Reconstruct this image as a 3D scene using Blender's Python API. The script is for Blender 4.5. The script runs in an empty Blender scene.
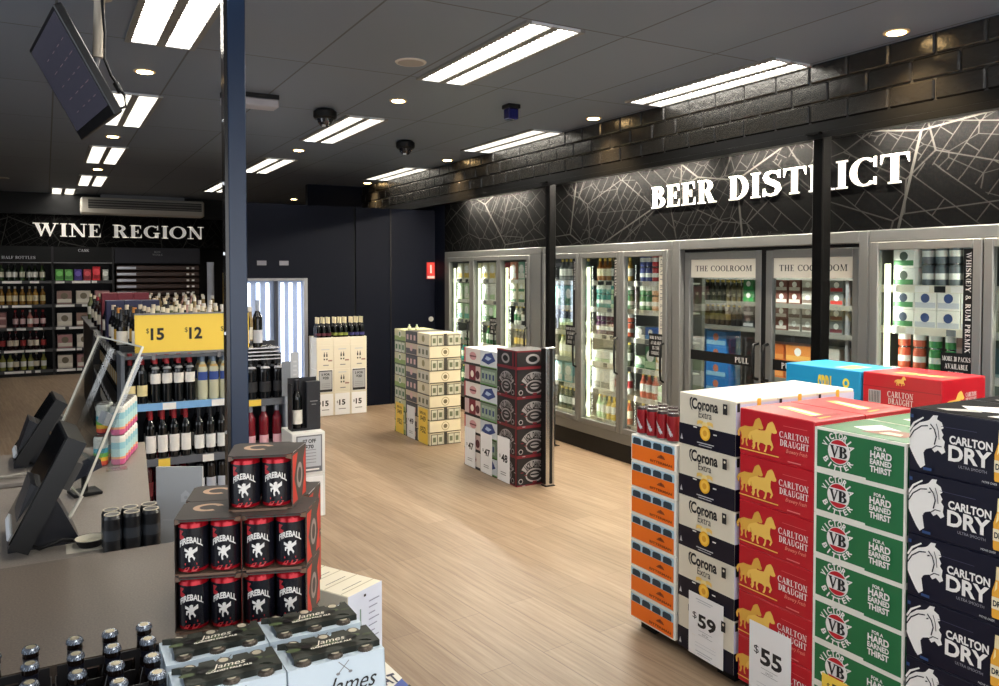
import bpy, math, random
from mathutils import Vector, Matrix
random.seed(7)
PI = math.pi
SC = bpy.context.scene
COL = SC.collection
R = math.radians

# ------------------------------------------------------------------ materials
def lin(c):
    c = c / 255.0
    return c / 12.92 if c <= 0.04045 else ((c + 0.055) / 1.055) ** 2.4
def rgb(r, g, b): return (lin(r), lin(g), lin(b), 1)
_M = {}
def M(col, rough=0.5, metal=0.0, emit=0.0, spec=0.5, coat=0.0):
    key = (col, rough, metal, emit, spec, coat)
    if key in _M: return _M[key]
    m = bpy.data.materials.new('paint'); m.use_nodes = True
    p = m.node_tree.nodes['Principled BSDF']
    p.inputs['Base Color'].default_value = rgb(*col)
    p.inputs['Roughness'].default_value = rough
    p.inputs['Metallic'].default_value = metal
    p.inputs['Specular IOR Level'].default_value = spec
    p.inputs['Coat Weight'].default_value = coat
    if emit:
        p.inputs['Emission Color'].default_value = rgb(*col)
        p.inputs['Emission Strength'].default_value = emit
    _M[key] = m
    return m
def node_mat(name):
    m = bpy.data.materials.new(name); m.use_nodes = True
    nt = m.node_tree
    return m, nt, nt.nodes, nt.links, nt.nodes['Principled BSDF']
def glass_mat(name, tint=(1, 1, 1, 1), gl=0.10, rough=0.02, k=0.8):
    m = bpy.data.materials.new(name); m.use_nodes = True
    nt = m.node_tree; n = nt.nodes; l = nt.links
    n.remove(n['Principled BSDF'])
    t = n.new('ShaderNodeBsdfTransparent'); t.inputs[0].default_value = tint
    g = n.new('ShaderNodeBsdfGlossy'); g.inputs['Roughness'].default_value = rough
    fr = n.new('ShaderNodeFresnel'); fr.inputs[0].default_value = 1.45
    mu = n.new('ShaderNodeMath'); mu.operation = 'MULTIPLY_ADD'
    mu.inputs[1].default_value = k; mu.inputs[2].default_value = gl * 0.2
    mx = n.new('ShaderNodeMixShader')
    l.new(fr.outputs[0], mu.inputs[0]); l.new(mu.outputs[0], mx.inputs[0])
    l.new(t.outputs[0], mx.inputs[1]); l.new(g.outputs[0], mx.inputs[2])
    l.new(mx.outputs[0], n['Material Output'].inputs[0])
    return m

def floor_mat():
    m, nt, n, l, p = node_mat('wood_planks')
    tc = n.new('ShaderNodeTexCoord'); mp = n.new('ShaderNodeMapping')
    mp.inputs['Rotation'].default_value = (0, 0, R(84))
    l.new(tc.outputs['Object'], mp.inputs[0])
    br = n.new('ShaderNodeTexBrick')
    br.inputs['Scale'].default_value = 1; br.inputs['Brick Width'].default_value = 1.25
    br.inputs['Row Height'].default_value = 0.155; br.inputs['Mortar Size'].default_value = 0.0018
    br.inputs['Mortar Smooth'].default_value = 0.3; br.offset = 0.37
    br.inputs['Color1'].default_value = rgb(164, 144, 122); br.inputs['Color2'].default_value = rgb(147, 127, 106)
    br.inputs['Mortar'].default_value = rgb(128, 109, 92)
    l.new(mp.outputs[0], br.inputs[0])
    m2 = n.new('ShaderNodeMapping'); m2.inputs['Scale'].default_value = (1.5, 30, 1)
    l.new(mp.outputs[0], m2.inputs[0])
    no = n.new('ShaderNodeTexNoise'); no.inputs['Scale'].default_value = 1.6; no.inputs['Detail'].default_value = 6
    no.inputs['Roughness'].default_value = 0.6
    l.new(m2.outputs[0], no.inputs[0])
    rp = n.new('ShaderNodeValToRGB')
    rp.color_ramp.elements[0].position = 0.36; rp.color_ramp.elements[0].color = rgb(206, 196, 186)
    rp.color_ramp.elements[1].position = 0.66; rp.color_ramp.elements[1].color = rgb(255, 253, 248)
    l.new(no.outputs[0], rp.inputs[0])
    mx = n.new('ShaderNodeMix'); mx.data_type = 'RGBA'; mx.blend_type = 'MULTIPLY'
    mx.inputs[0].default_value = 0.85
    l.new(br.outputs[0], mx.inputs[6]); l.new(rp.outputs[0], mx.inputs[7])
    l.new(mx.outputs[2], p.inputs['Base Color'])
    p.inputs['Roughness'].default_value = 0.42; p.inputs['Specular IOR Level'].default_value = 0.4
    bp = n.new('ShaderNodeBump'); bp.inputs['Strength'].default_value = 0.08
    l.new(no.outputs[0], bp.inputs['Height']); l.new(bp.outputs[0], p.inputs['Normal'])
    return m
def ceiling_mat():
    m, nt, n, l, p = node_mat('dark_ceiling_tiles')
    tc = n.new('ShaderNodeTexCoord'); mp = n.new('ShaderNodeMapping')
    mp.inputs['Location'].default_value = (-1.32 + 0.63 * 20, -3.24 + 1.29 * 20, 0)
    l.new(tc.outputs['Object'], mp.inputs[0])
    br = n.new('ShaderNodeTexBrick'); br.offset = 0
    br.inputs['Scale'].default_value = 1; br.inputs['Brick Width'].default_value = 0.63
    br.inputs['Row Height'].default_value = 1.29; br.inputs['Mortar Size'].default_value = 0.006
    br.inputs['Mortar Smooth'].default_value = 0.2
    br.inputs['Color1'].default_value = rgb(114, 123, 137); br.inputs['Color2'].default_value = rgb(107, 116, 130)
    br.inputs['Mortar'].default_value = rgb(66, 67, 70)
    l.new(mp.outputs[0], br.inputs[0]); l.new(br.outputs[0], p.inputs['Base Color'])
    p.inputs['Roughness'].default_value = 0.55
    return m
def mural_mat(axis):
    # black board printed with thin grey street-map lines
    m, nt, n, l, p = node_mat('street_map_print')
    tc = n.new('ShaderNodeTexCoord'); mp = n.new('ShaderNodeMapping')
    if axis == 'x': mp.inputs['Rotation'].default_value = (0, R(90), 0)
    else: mp.inputs['Rotation'].default_value = (R(90), 0, 0)
    l.new(tc.outputs['Object'], mp.inputs[0])
    last = None
    def take(out):
        nonlocal last
        if last is None: last = out; return
        q = n.new('ShaderNodeMath'); q.operation = 'MAXIMUM'
        l.new(last, q.inputs[0]); l.new(out, q.inputs[1]); last = q.outputs[0]
    def scaled(out, val, mask=None):
        mu = n.new('ShaderNodeMath'); mu.operation = 'MULTIPLY'; mu.inputs[1].default_value = val
        l.new(out, mu.inputs[0])
        if mask is None: return mu.outputs[0]
        m3 = n.new('ShaderNodeMath'); m3.operation = 'MULTIPLY'
        l.new(mu.outputs[0], m3.inputs[0]); l.new(mask, m3.inputs[1]); return m3.outputs[0]
    no = n.new('ShaderNodeTexNoise'); no.inputs['Scale'].default_value = 1.1; no.inputs['Detail'].default_value = 0
    l.new(mp.outputs[0], no.inputs[0])
    g = n.new('ShaderNodeMath'); g.operation = 'GREATER_THAN'; g.inputs[1].default_value = 0.5; l.new(no.outputs[0], g.inputs[0])
    ig = n.new('ShaderNodeMath'); ig.operation = 'SUBTRACT'; ig.inputs[0].default_value = 1; l.new(g.outputs[0], ig.inputs[1])
    for sc, w, val, rnd, rot, mask in ((1.3, 0.0065, 0.8, 1.0, 20, None), (3.0, 0.010, 0.5, 1.0, 50, None), (6.5, 0.014, 0.35, 0.9, 28, g.outputs[0])):
        mr = n.new('ShaderNodeMapping'); mr.inputs['Rotation'].default_value = (0, 0, R(rot)); mr.inputs['Scale'].default_value = (1, 0.6, 1)
        l.new(mp.outputs[0], mr.inputs[0])
        v = n.new('ShaderNodeTexVoronoi'); v.voronoi_dimensions = '2D'; v.feature = 'DISTANCE_TO_EDGE'
        v.inputs['Scale'].default_value = sc; v.inputs['Randomness'].default_value = rnd
        l.new(mr.outputs[0], v.inputs['Vector'])
        lt = n.new('ShaderNodeMath'); lt.operation = 'LESS_THAN'; lt.inputs[1].default_value = w
        l.new(v.outputs['Distance'], lt.inputs[0]); take(scaled(lt.outputs[0], val, mask))
    for rot, bw, rh, val, mask in ((37, .34, .085, .45, g.outputs[0]), (-52, .42, .11, .5, ig.outputs[0])):
        mr = n.new('ShaderNodeMapping'); mr.inputs['Rotation'].default_value = (0, 0, R(rot)); l.new(mp.outputs[0], mr.inputs[0])
        b = n.new('ShaderNodeTexBrick'); b.inputs['Scale'].default_value = 1; b.inputs['Brick Width'].default_value = bw; b.inputs['Row Height'].default_value = rh
        b.inputs['Mortar Size'].default_value = .0028; b.inputs['Mortar Smooth'].default_value = 0; l.new(mr.outputs[0], b.inputs[0])
        take(scaled(b.outputs['Fac'], val, mask))
    mx = n.new('ShaderNodeMix'); mx.data_type = 'RGBA'
    mx.inputs[6].default_value = rgb(15, 15, 15); mx.inputs[7].default_value = rgb(64, 63, 61)
    l.new(last, mx.inputs[0]); l.new(mx.outputs[2], p.inputs['Base Color'])
    p.inputs['Roughness'].default_value = 0.8; p.inputs['Specular IOR Level'].default_value = 0.02
    return m
def speckle_mat(name, a, b, rough=0.45, scale=220):
    m, nt, n, l, p = node_mat(name)
    tc = n.new('ShaderNodeTexCoord')
    no = n.new('ShaderNodeTexNoise'); no.inputs['Scale'].default_value = scale; no.inputs['Detail'].default_value = 3
    l.new(tc.outputs['Object'], no.inputs[0])
    rp = n.new('ShaderNodeValToRGB')
    rp.color_ramp.elements[0].position = 0.35; rp.color_ramp.elements[0].color = rgb(*a)
    rp.color_ramp.elements[1].position = 0.75; rp.color_ramp.elements[1].color = rgb(*b)
    l.new(no.outputs[0], rp.inputs[0]); l.new(rp.outputs[0], p.inputs['Base Color'])
    p.inputs['Roughness'].default_value = rough
    return m

def brick_paint():
    m, nt, n, l, p = node_mat('black_brick_paint')
    p.inputs['Base Color'].default_value = rgb(30, 28, 25); p.inputs['Roughness'].default_value = .27; p.inputs['Specular IOR Level'].default_value = .7
    tc = n.new('ShaderNodeTexCoord'); no = n.new('ShaderNodeTexNoise'); no.inputs['Scale'].default_value = 26; no.inputs['Detail'].default_value = 4
    l.new(tc.outputs['Object'], no.inputs[0]); bp = n.new('ShaderNodeBump'); bp.inputs['Strength'].default_value = .35; bp.inputs['Distance'].default_value = .01
    l.new(no.outputs[0], bp.inputs['Height']); l.new(bp.outputs[0], p.inputs['Normal'])
    return m
BLACK = M((11, 11, 12), 0.5, 0, 0, .3); SOFTBLACK = M((15, 15, 16), 0.6, 0, 0, .3); NAVY = M((6, 11, 26), 0.6, 0, 0, .15)
WHITE = M((238, 236, 232), 0.55); CREAM = M((236, 230, 212), 0.55); INK = M((24, 24, 26), 0.6)
SILVER = M((168, 168, 166), 0.42, 0.6); ALU = M((124, 124, 121), 0.45, 0.35); STEEL = M((205, 205, 205), 0.25, 1.0)
RED = M((190, 18, 36), 0.4); GOLD = M((240, 196, 92), 0.45); YELLOW = M((244, 208, 78), 0.5)
GREEN = M((28, 108, 62), 0.42); DEEPNAVY = M((11, 13, 34), 0.4, 0, 0, .35); ORANGE = M((250, 120, 20), 0.45)
SKY = M((140, 196, 226), 0.5); GREY = M((128, 128, 130), 0.5); LGREY = M((196, 198, 202), 0.5)
KRAFT = M((176, 140, 104), 0.7); DKRAFT = M((98, 88, 78), 0.7)
GLASS = glass_mat('clear_pane', (0.95, 0.97, 0.96, 1), 0.05, 0.02, 0.45)
ACRYL = glass_mat('clear_acrylic', (0.90, 0.91, 0.91, 1), 0.5, 0.08, 0.10)
ACRYL_EDGE = M((226, 224, 210), 0.25, 0, 0, 0.6)

# ------------------------------------------------------------------ mesh builder
class MB:
    def __init__(s): s.v = []; s.f = []; s.m = []; s.sm = []; s.mats = []; s.T = Matrix.Identity(4)
    def mi(s, mat):
        if mat not in s.mats: s.mats.append(mat)
        return s.mats.index(mat)
    def add(s, vs, fs, mat, smooth=False):
        b = len(s.v); i = s.mi(mat)
        s.v += [tuple(s.T @ Vector(p)) for p in vs]
        for f in fs:
            s.f.append([b + k for k in f]); s.m.append(i); s.sm.append(smooth)
        return s
    def box(s, x0, x1, y0, y1, z0, z1, mat, c=0.0):
        if c <= 0:
            vs = [(x0, y0, z0), (x1, y0, z0), (x1, y1, z0), (x0, y1, z0), (x0, y0, z1), (x1, y0, z1), (x1, y1, z1), (x0, y1, z1)]
            fs = [(0, 3, 2, 1), (4, 5, 6, 7), (0, 1, 5, 4), (1, 2, 6, 5), (2, 3, 7, 6), (3, 0, 4, 7)]
            return s.add(vs, fs, mat)
        X, Y, Z = (x0, x1), (y0, y1), (z0, z1)
        vs = []; ix = {}
        sg = (1, -1)
        for a in (0, 1):
            for b in (0, 1):
                for d in (0, 1):
                    for k in range(3):
                        q = [X[a] + sg[a] * c, Y[b] + sg[b] * c, Z[d] + sg[d] * c]
                        q[k] = (X[a], Y[b], Z[d])[k]
                        ix[a, b, d, k] = len(vs); vs.append(tuple(q))
        fs = []
        I = lambda a, b, d, k: ix[a, b, d, k]
        for e in (0, 1):
            f = [I(e, 0, 0, 0), I(e, 1, 0, 0), I(e, 1, 1, 0), I(e, 0, 1, 0)]; fs.append(f if e else f[::-1])
            f = [I(0, e, 0, 1), I(0, e, 1, 1), I(1, e, 1, 1), I(1, e, 0, 1)]; fs.append(f if e else f[::-1])
            f = [I(0, 0, e, 2), I(1, 0, e, 2), I(1, 1, e, 2), I(0, 1, e, 2)]; fs.append(f if e else f[::-1])
        for p in (0, 1):
            for q in (0, 1):
                f = [I(p, q, 0, 0), I(p, q, 0, 1), I(p, q, 1, 1), I(p, q, 1, 0)]; fs.append(f if p != q else f[::-1])
                f = [I(p, 0, q, 0), I(p, 1, q, 0), I(p, 1, q, 2), I(p, 0, q, 2)]; fs.append(f if p == q else f[::-1])
                f = [I(0, p, q, 1), I(1, p, q, 1), I(1, p, q, 2), I(0, p, q, 2)]; fs.append(f if p != q else f[::-1])
                for r in (0, 1):
                    f = [I(p, q, r, 0), I(p, q, r, 1), I(p, q, r, 2)]; fs.append(f if (p + q + r) % 2 else f[::-1])
        return s.add(vs, fs, mat)
    def lathe(s, prof, mats, n=16, cx=0, cy=0, cap=True):
        # prof: (r, z) from the bottom up; mats: one material, or one for each segment
        b = []
        for r, z in prof:
            b += [(cx + r * math.cos(2 * PI * k / n), cy + r * math.sin(2 * PI * k / n), z) for k in range(n)]
        for j in range(len(prof) - 1):
            mt = mats[j] if isinstance(mats, (list, tuple)) else mats
            s.add(b[j * n:(j + 2) * n], [(k, (k + 1) % n, n + (k + 1) % n, n + k) for k in range(n)], mt, True)
        if cap:
            mt0 = mats[0] if isinstance(mats, (list, tuple)) else mats
            mt1 = mats[-1] if isinstance(mats, (list, tuple)) else mats
            if prof[0][0] > 1e-5: s.add(b[:n], [tuple(range(n))[::-1]], mt0)
            if prof[-1][0] > 1e-5: s.add(b[-n:], [tuple(range(n))], mt1)
        return s
    def tube(s, pts, r, mat, n=8):
        pts = [Vector(p) for p in pts]; rings = []
        up = Vector((0, 0, 1))
        for i, p in enumerate(pts):
            d = (pts[min(i + 1, len(pts) - 1)] - pts[max(i - 1, 0)]).normalized()
            a = d.cross(up)
            if a.length < 0.05: a = d.cross(Vector((1, 0, 0)))
            a.normalize(); c = d.cross(a)
            rings.append([p + r * (a * math.cos(2 * PI * k / n) + c * math.sin(2 * PI * k / n)) for k in range(n)])
        vs = [q for rg in rings for q in rg]
        fs = [(j * n + k, j * n + (k + 1) % n, (j + 1) * n + (k + 1) % n, (j + 1) * n + k) for j in range(len(pts) - 1) for k in range(n)]
        s.add(vs, fs, mat, True)
        s.add(rings[0], [tuple(range(n))[::-1]], mat); s.add(rings[-1], [tuple(range(n))], mat)
        return s
    def prism(s, poly, d, mat):
        # poly: list of (x, y, z) points, extruded by the vector d
        n = len(poly); d = Vector(d)
        vs = [Vector(p) for p in poly] + [Vector(p) + d for p in poly]
        fs = [tuple(range(n))[::-1], tuple(range(n, 2 * n))] + [(k, (k + 1) % n, n + (k + 1) % n, n + k) for k in range(n)]
        return s.add(vs, fs, mat)
    def mesh(s, name):
        me = bpy.data.meshes.new(name)
        me.from_pydata([tuple(p) for p in s.v], [], s.f)
        for mt in s.mats: me.materials.append(mt)
        me.polygons.foreach_set('material_index', s.m)
        me.polygons.foreach_set('use_smooth', s.sm)
        me.update()
        return me
KIDS = {}
def link_kid(o, parent):
    o.parent = parent; KIDS.setdefault(parent.name, []).append(o)
def build(mb, name, parent=None, loc=None, label=None, link=True):
    o = bpy.data.objects.new(name, mb.mesh(name))
    if loc: o.location = loc
    if parent is not None: link_kid(o, parent)
    if label: o['label'] = label
    if link: COL.objects.link(o)
    return o
def tag(o, label, cat, group=None, kind=None):
    if label: o['label'] = label
    if cat: o['category'] = cat
    if group: o['group'] = group
    if kind: o['kind'] = kind
    return o
def empty(name, loc=(0, 0, 0), rz=0, label=None, cat=None, group=None, link=True):
    o = bpy.data.objects.new(name, None); o.empty_display_size = 0.05
    o.location = loc; o.rotation_euler = (0, 0, rz)
    if link: COL.objects.link(o)
    return tag(o, label, cat, group)
def struct(mb, name):
    o = build(mb, name); o['kind'] = 'structure'; return o
PROTO = []
def _keep(o):
    PROTO.append(o)
    for c in KIDS.get(o.name, []): _keep(c)
def proto(o): _keep(o); return o
def _dup(o, parent=None):
    c = o.copy(); COL.objects.link(c)
    if parent is not None: link_kid(c, parent)
    for ch in list(KIDS.get(o.name, [])): _dup(ch, c)
    return c
def put(p, loc, rz, label, cat, group=None):
    c = _dup(p); c.location = loc; c.rotation_euler = (0, 0, rz)
    return tag(c, label, cat, group)
ORD = 'first second third fourth fifth sixth seventh eighth ninth tenth eleventh twelfth thirteenth fourteenth fifteenth sixteenth seventeenth eighteenth nineteenth twentieth'.split()
def nth(i): return ORD[i] if i < 20 else ('twenty-' + ORD[i - 20])
def from_top(i, n):
    if i == n - 1: return 'topmost'
    if i == 0: return 'bottom one'
    return nth(n - 1 - i) + ' from the top'

# ------------------------------------------------------------------ lettering
def stroke(pts, ws):
    out = []
    for i in range(len(pts) - 1):
        (x0, y0), (x1, y1) = pts[i], pts[i + 1]
        def nrm(k):
            a = pts[max(k - 1, 0)]; b = pts[min(k + 1, len(pts) - 1)]
            dx, dy = b[0] - a[0], b[1] - a[1]; L = math.hypot(dx, dy) or 1
            return (-dy / L * ws[k] / 2, dx / L * ws[k] / 2)
        a, b = nrm(i), nrm(i + 1)
        out.append([(x0 - a[0], y0 - a[1]), (x1 - b[0], y1 - b[1]), (x1 + b[0], y1 + b[1]), (x0 + a[0], y0 + a[1])])
    return out
def rc(x0, y0, x1, y1): return [(x0, y0), (x1, y0), (x1, y1), (x0, y1)]
def ring(cx, cy, rx, ry, a0, a1, th=0.2, tv=0.075, n=16):
    o = []
    for k in range(n):
        t0 = R(a0 + (a1 - a0) * k / n); t1 = R(a0 + (a1 - a0) * (k + 1) / n)
        P = lambda t, a, b: (cx + a * math.cos(t), cy + b * math.sin(t))
        o.append([P(t0, rx - th, ry - tv), P(t0, rx, ry), P(t1, rx, ry), P(t1, rx - th, ry - tv)])
    return o
def stem(x, y0=0, y1=1, s=0.2, sf=0.075):
    o = [rc(x, y0, x + s, y1)]
    if y0 == 0: o.append(rc(x - sf, 0, x + s + sf, 0.06))
    if y1 == 1: o.append(rc(x - sf, 0.94, x + s + sf, 1))
    return o
def sf(x, y, w=0.34):   # a serif bar centred on x
    return [rc(x - w / 2, 0, x + w / 2, 0.06) if y == 0 else rc(x - w / 2, 0.94, x + w / 2, 1)]
def glyph(c):
    S = stem
    if c == 'I': return S(.1), .40
    if c == 'E': return S(.1) + [rc(.1, .93, .62, 1), rc(.1, 0, .66, .07), [(.62, 1), (.55, .93), (.62, .70)], [(.66, 0), (.66, .32), (.58, .07)], rc(.3, .47, .48, .54), rc(.43, .36, .49, .65)], .72
    if c == 'F': return S(.1) + [rc(.1, .93, .62, 1), [(.62, 1), (.55, .93), (.62, .70)], rc(.3, .47, .48, .54), rc(.43, .36, .49, .65)], .68
    if c == 'L': return S(.1) + [rc(.1, 0, .66, .07), [(.66, 0), (.66, .34), (.57, .07)]], .70
    if c == 'B': return S(.1) + ring(.36, .27, .36, .27, -90, 90) + ring(.34, .75, .31, .25, -90, 90) + [rc(.2, 0, .36, .075), rc(.2, .465, .36, .54), rc(.2, .925, .36, 1)], .76
    if c == 'D': return S(.1) + ring(.34, .5, .48, .5, -90, 90) + [rc(.2, 0, .36, .075), rc(.2, .925, .36, 1)], .88
    if c in 'PR':
        o = S(.1) + ring(.36, .74, .34, .26, -90, 90) + [rc(.2, .48, .36, .555), rc(.2, .925, .36, 1)]
        if c == 'R': return o + [[(.36, .5), (.54, .52), (.80, 0), (.56, 0)], rc(.54, 0, .88, .06)], .86
        return o, .74
    if c in 'CG':
        o = ring(.46, .5, .46, .5, 48, 312) + [rc(.74, .64, .80, 1)]
        if c == 'G': return o + [rc(.62, .03, .82, .42), rc(.54, .38, .90, .44)], .92
        return o + [rc(.74, .04, .80, .30)], .86
    if c == 'O': return ring(.48, .5, .48, .5, 0, 360, n=28), .98
    if c == 'T': return S(.32, 0, .99) + [rc(.02, .93, .82, 1), [(.02, 1), (.02, .68), (.10, .93)], [(.82, 1), (.74, .93), (.82, .68)]], .86
    if c == 'H': return S(.1) + S(.62) + [rc(.2, .46, .7, .54)], .94
    if c == 'N': return [rc(.14, 0, .21, 1), rc(.74, 0, .81, 1), [(.06, 1), (.28, 1), (.81, .02), (.81, 0), (.66, 0)]] + sf(.175, 0) + sf(.775, 1) + sf(.12, 1, .24), .92
    if c == 'M': return [rc(.14, 0, .21, 1), rc(.86, 0, 1.06, 1), [(.08, 1), (.30, 1), (.62, .1), (.52, 0)], [(.52, 0), (.58, 0), (.92, 1), (.84, 1)]] + sf(.175, 0) + sf(.96, 0, .36) + sf(.96, 1, .36), 1.18
    if c == 'A': return [[(.10, 0), (.17, 0), (.46, .86), (.42, 1)], [(.38, 1), (.52, 1), (.90, 0), (.66, 0)], rc(.24, .28, .68, .35)] + sf(.14, 0) + sf(.78, 0, .40), .94
    if c == 'V': return [[(.06, 1), (.30, 1), (.54, .16), (.47, 0)], [(.42, 0), (.50, 0), (.86, 1), (.78, 1)]] + sf(.18, 1, .40) + sf(.82, 1, .30), .94
    if c == 'W': return [[(.06, 1), (.28, 1), (.46, .16), (.38, 0)], [(.34, 0), (.41, 0), (.68, 1), (.60, 1)], [(.50, 1), (.72, 1), (.90, .16), (.82, 0)], [(.78, 0), (.85, 0), (1.16, 1), (1.08, 1)]] + sf(.17, 1, .38) + sf(.6, 1, .36) + sf(1.12, 1, .28), 1.26
    if c == 'U': return [rc(.12, .32, .32, 1), rc(.70, .32, .77, 1)] + ring(.445, .34, .325, .34, 180, 360, .16, .09) + sf(.22, 1, .36) + sf(.735, 1, .28), .92
    if c == 'K': return S(.1) + [[(.3, .42), (.3, .52), (.74, 1), (.82, 1)], [(.36, .56), (.50, .70), (.90, 0), (.64, 0)]] + sf(.76, 1) + sf(.78, 0, .34), .98
    if c == 'X': return [[(.06, 1), (.30, 1), (.86, 0), (.62, 0)], [(.10, 0), (.17, 0), (.80, 1), (.73, 1)]] + sf(.18, 1, .36) + sf(.74, 0, .36) + sf(.14, 0, .28) + sf(.76, 1, .28), .94
    if c == 'Y': return S(.36, 0, .48) + [[(.04, 1), (.28, 1), (.54, .48), (.38, .40)], [(.46, .46), (.54, .44), (.86, 1), (.78, 1)]] + sf(.16, 1, .36) + sf(.80, 1, .28), .92
    if c == 'S':
        P = [(.66, .78), (.56, .92), (.38, .96), (.20, .90), (.14, .76), (.22, .62), (.40, .53), (.58, .42), (.64, .26), (.54, .09), (.34, .04), (.16, .10), (.08, .24)]
        Wd = [.06, .08, .08, .13, .19, .21, .23, .21, .19, .13, .08, .08, .06]
        return stroke(P, Wd) + [rc(.63, .70, .69, .99), rc(.05, .01, .11, .32)], .76
    if c == '&':
        return ring(.34, .24, .32, .24, 0, 360, .15, .08, 20) + ring(.36, .75, .22, .25, 0, 360, .12, .07, 20) + [[(.26, .60), (.40, .60), (.90, 0), (.70, 0)]], .94
    if c == '(': return ring(.42, .5, .32, .6, 120, 240, .1, .04, 10), .32
    if c == ')': return ring(-.08, .5, .32, .6, -60, 60, .1, .04, 10), .32
    if c.isdigit():
        g = sans(c); xs = [x for p in g for x, y in p]; return [[(x - min(xs), y / .72) for x, y in p] for p in g], max(xs) - min(xs)
    return [], .45
def serif(text, gap=0.06, thin=False):
    x = 0; out = []
    for c in text:
        g, w = glyph(c)
        out += [[(x + px, py) for px, py in poly] for poly in g]
        x += w + gap
    return out, x - gap
_TX = {}
def sans(text, bold=True, shear=0.0):
    # glyph outlines of Blender's built-in font, as polygons with unit cap height
    key = (text, bold, shear)
    if key in _TX: return _TX[key]
    cu = bpy.data.curves.new('t', 'FONT'); cu.body = text; cu.size = 1; cu.shear = shear
    cu.resolution_u = 3
    if bold: cu.offset = 0.034
    ob = bpy.data.objects.new('t', cu)
    me = bpy.data.meshes.new_from_object(ob)
    vs = [(v.co.x, v.co.y) for v in me.vertices]
    polys = [[vs[i] for i in p.vertices] for p in me.polygons]
    bpy.data.objects.remove(ob); bpy.data.curves.remove(cu); bpy.data.meshes.remove(me)
    _TX[key] = polys
    return polys

class Art:
    """flat printing on one or more faces of a thing, gathered into one mesh"""
    def __init__(s, lift=0.00022): s.mb = MB(); s.lift = lift; s.lay = 1; s.face((0, 0, 0), (1, 0, 0), (0, 0, 1))
    def face(s, o, u, v):
        s.o = Vector(o); s.u = Vector(u).normalized(); s.vv = Vector(v).normalized()
        s.n = s.u.cross(s.vv); s.lay = 1; return s
    def P(s, a, b): return s.o + s.u * a + s.vv * b + s.n * (s.lift * s.lay)
    def polys(s, ps, mat, bump=True):
        for p in ps:
            if len(p) < 3: continue
            ar = sum(p[i - 1][0] * p[i][1] - p[i][0] * p[i - 1][1] for i in range(len(p)))
            q = p if ar > 0 else p[::-1]
            s.mb.add([s.P(a, b) for a, b in q], [tuple(range(len(q)))], mat)
        if bump: s.lay += 1
        return s
    def rect(s, a0, b0, a1, b1, mat): return s.polys([rc(a0, b0, a1, b1)], mat)
    def disc(s, a, b, r, mat, ry=None, n=28, t0=0, t1=360):
        ry = ry or r
        return s.polys([[(a + r * math.cos(R(t0 + (t1 - t0) * k / n)), b + ry * math.sin(R(t0 + (t1 - t0) * k / n))) for k in range(n + (t1 - t0 < 360))]], mat)
    def fit(s, ps, a0, b0, a1, b1, mat):
        xs = [x for p in ps for x, y in p]; ys = [y for p in ps for x, y in p]
        if not xs: return s
        x0, x1, y0, y1 = min(xs), max(xs), min(ys), max(ys)
        return s.polys([[(a0 + (x - x0) / (x1 - x0) * (a1 - a0), b0 + (y - y0) / (y1 - y0) * (b1 - b0)) for x, y in p] for p in ps], mat)
    def text(s, t, a0, b0, a1, b1, mat, bold=True, shear=0): return s.fit(sans(t, bold, shear), a0, b0, a1, b1, mat)
    def serif(s, t, a0, b0, a1, b1, mat): return s.fit(serif(t)[0], a0, b0, a1, b1, mat)
    def arc(s, t, a, b, r, t0, t1, h, w, mat, inward=False):
        # letters set round a circle from angle t0 to t1 (degrees, clockwise for the top arc)
        n = len(t)
        for i, c in enumerate(t):
            if c == ' ': continue
            g = sans(c); th = R(t0 + (t1 - t0) * (i / (n - 1) if n > 1 else 0.5))
            xs = [x for p in g for x, y in p]; x0, x1 = min(xs), max(xs)
            ww = w * min(1, (x1 - x0) / 0.55)
            cx, cy = a + r * math.cos(th), b + r * math.sin(th)
            if not inward: ux, uy = math.sin(th), -math.cos(th); vx, vy = math.cos(th), math.sin(th)
            else: ux, uy = -math.sin(th), math.cos(th); vx, vy = -math.cos(th), -math.sin(th)
            ps = []
            for p in g:
                q = []
                for x, y in p:
                    lx = ((x - x0) / (x1 - x0) - 0.5) * ww; ly = (y / 0.72 - 0.5) * h
                    q.append((cx + ux * lx + vx * ly, cy + uy * lx + vy * ly))
                ps.append(q)
            s.polys(ps, mat, False)
        s.lay += 1
        return s
    def outline(s, pts, a0, b0, sx, sy, mat): return s.polys([[(a0 + x * sx, b0 + y * sy) for x, y in pts]], mat)
    def build(s, name, parent, **k): return build(s.mb, name, parent, **k)
EXPOSURE, TROFFER, FRIDGE_LED, FRIDGE_W, COOL_W, FRONT_W, SIDE_W, STRIP_E = -0.13, 21.0, 2.8, 3.6, 170.0, 120.0, 110.0, 800.0
# ------------------------------------------------------------------ camera
FPX, PCX, PCY = 796.0, 500.0, 297.0
cam = bpy.data.cameras.new('camera'); cam.sensor_width = 36; cam.lens = FPX / 999 * 36
cam.shift_x = (499.5 - PCX) / 999; cam.shift_y = -(343 - PCY) / 999
cam.clip_start = 0.02
camo = bpy.data.objects.new('camera', cam); COL.objects.link(camo)
camo.location = (0, 0, 1.55); camo.rotation_euler = (R(90 - 1.75), 0, R(-29.7))
SC.camera = camo
SC.view_settings.view_transform = 'Standard'; SC.view_settings.look = 'None'
SC.view_settings.gamma = 1; SC.view_settings.use_curve_mapping = False
SC.view_settings.exposure = EXPOSURE
w = bpy.data.worlds.new('world'); SC.world = w; w.use_nodes = True
w.node_tree.nodes['Background'].inputs[0].default_value = (0.9, 0.95, 1, 1)
w.node_tree.nodes['Background'].inputs[1].default_value = 0.0

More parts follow.
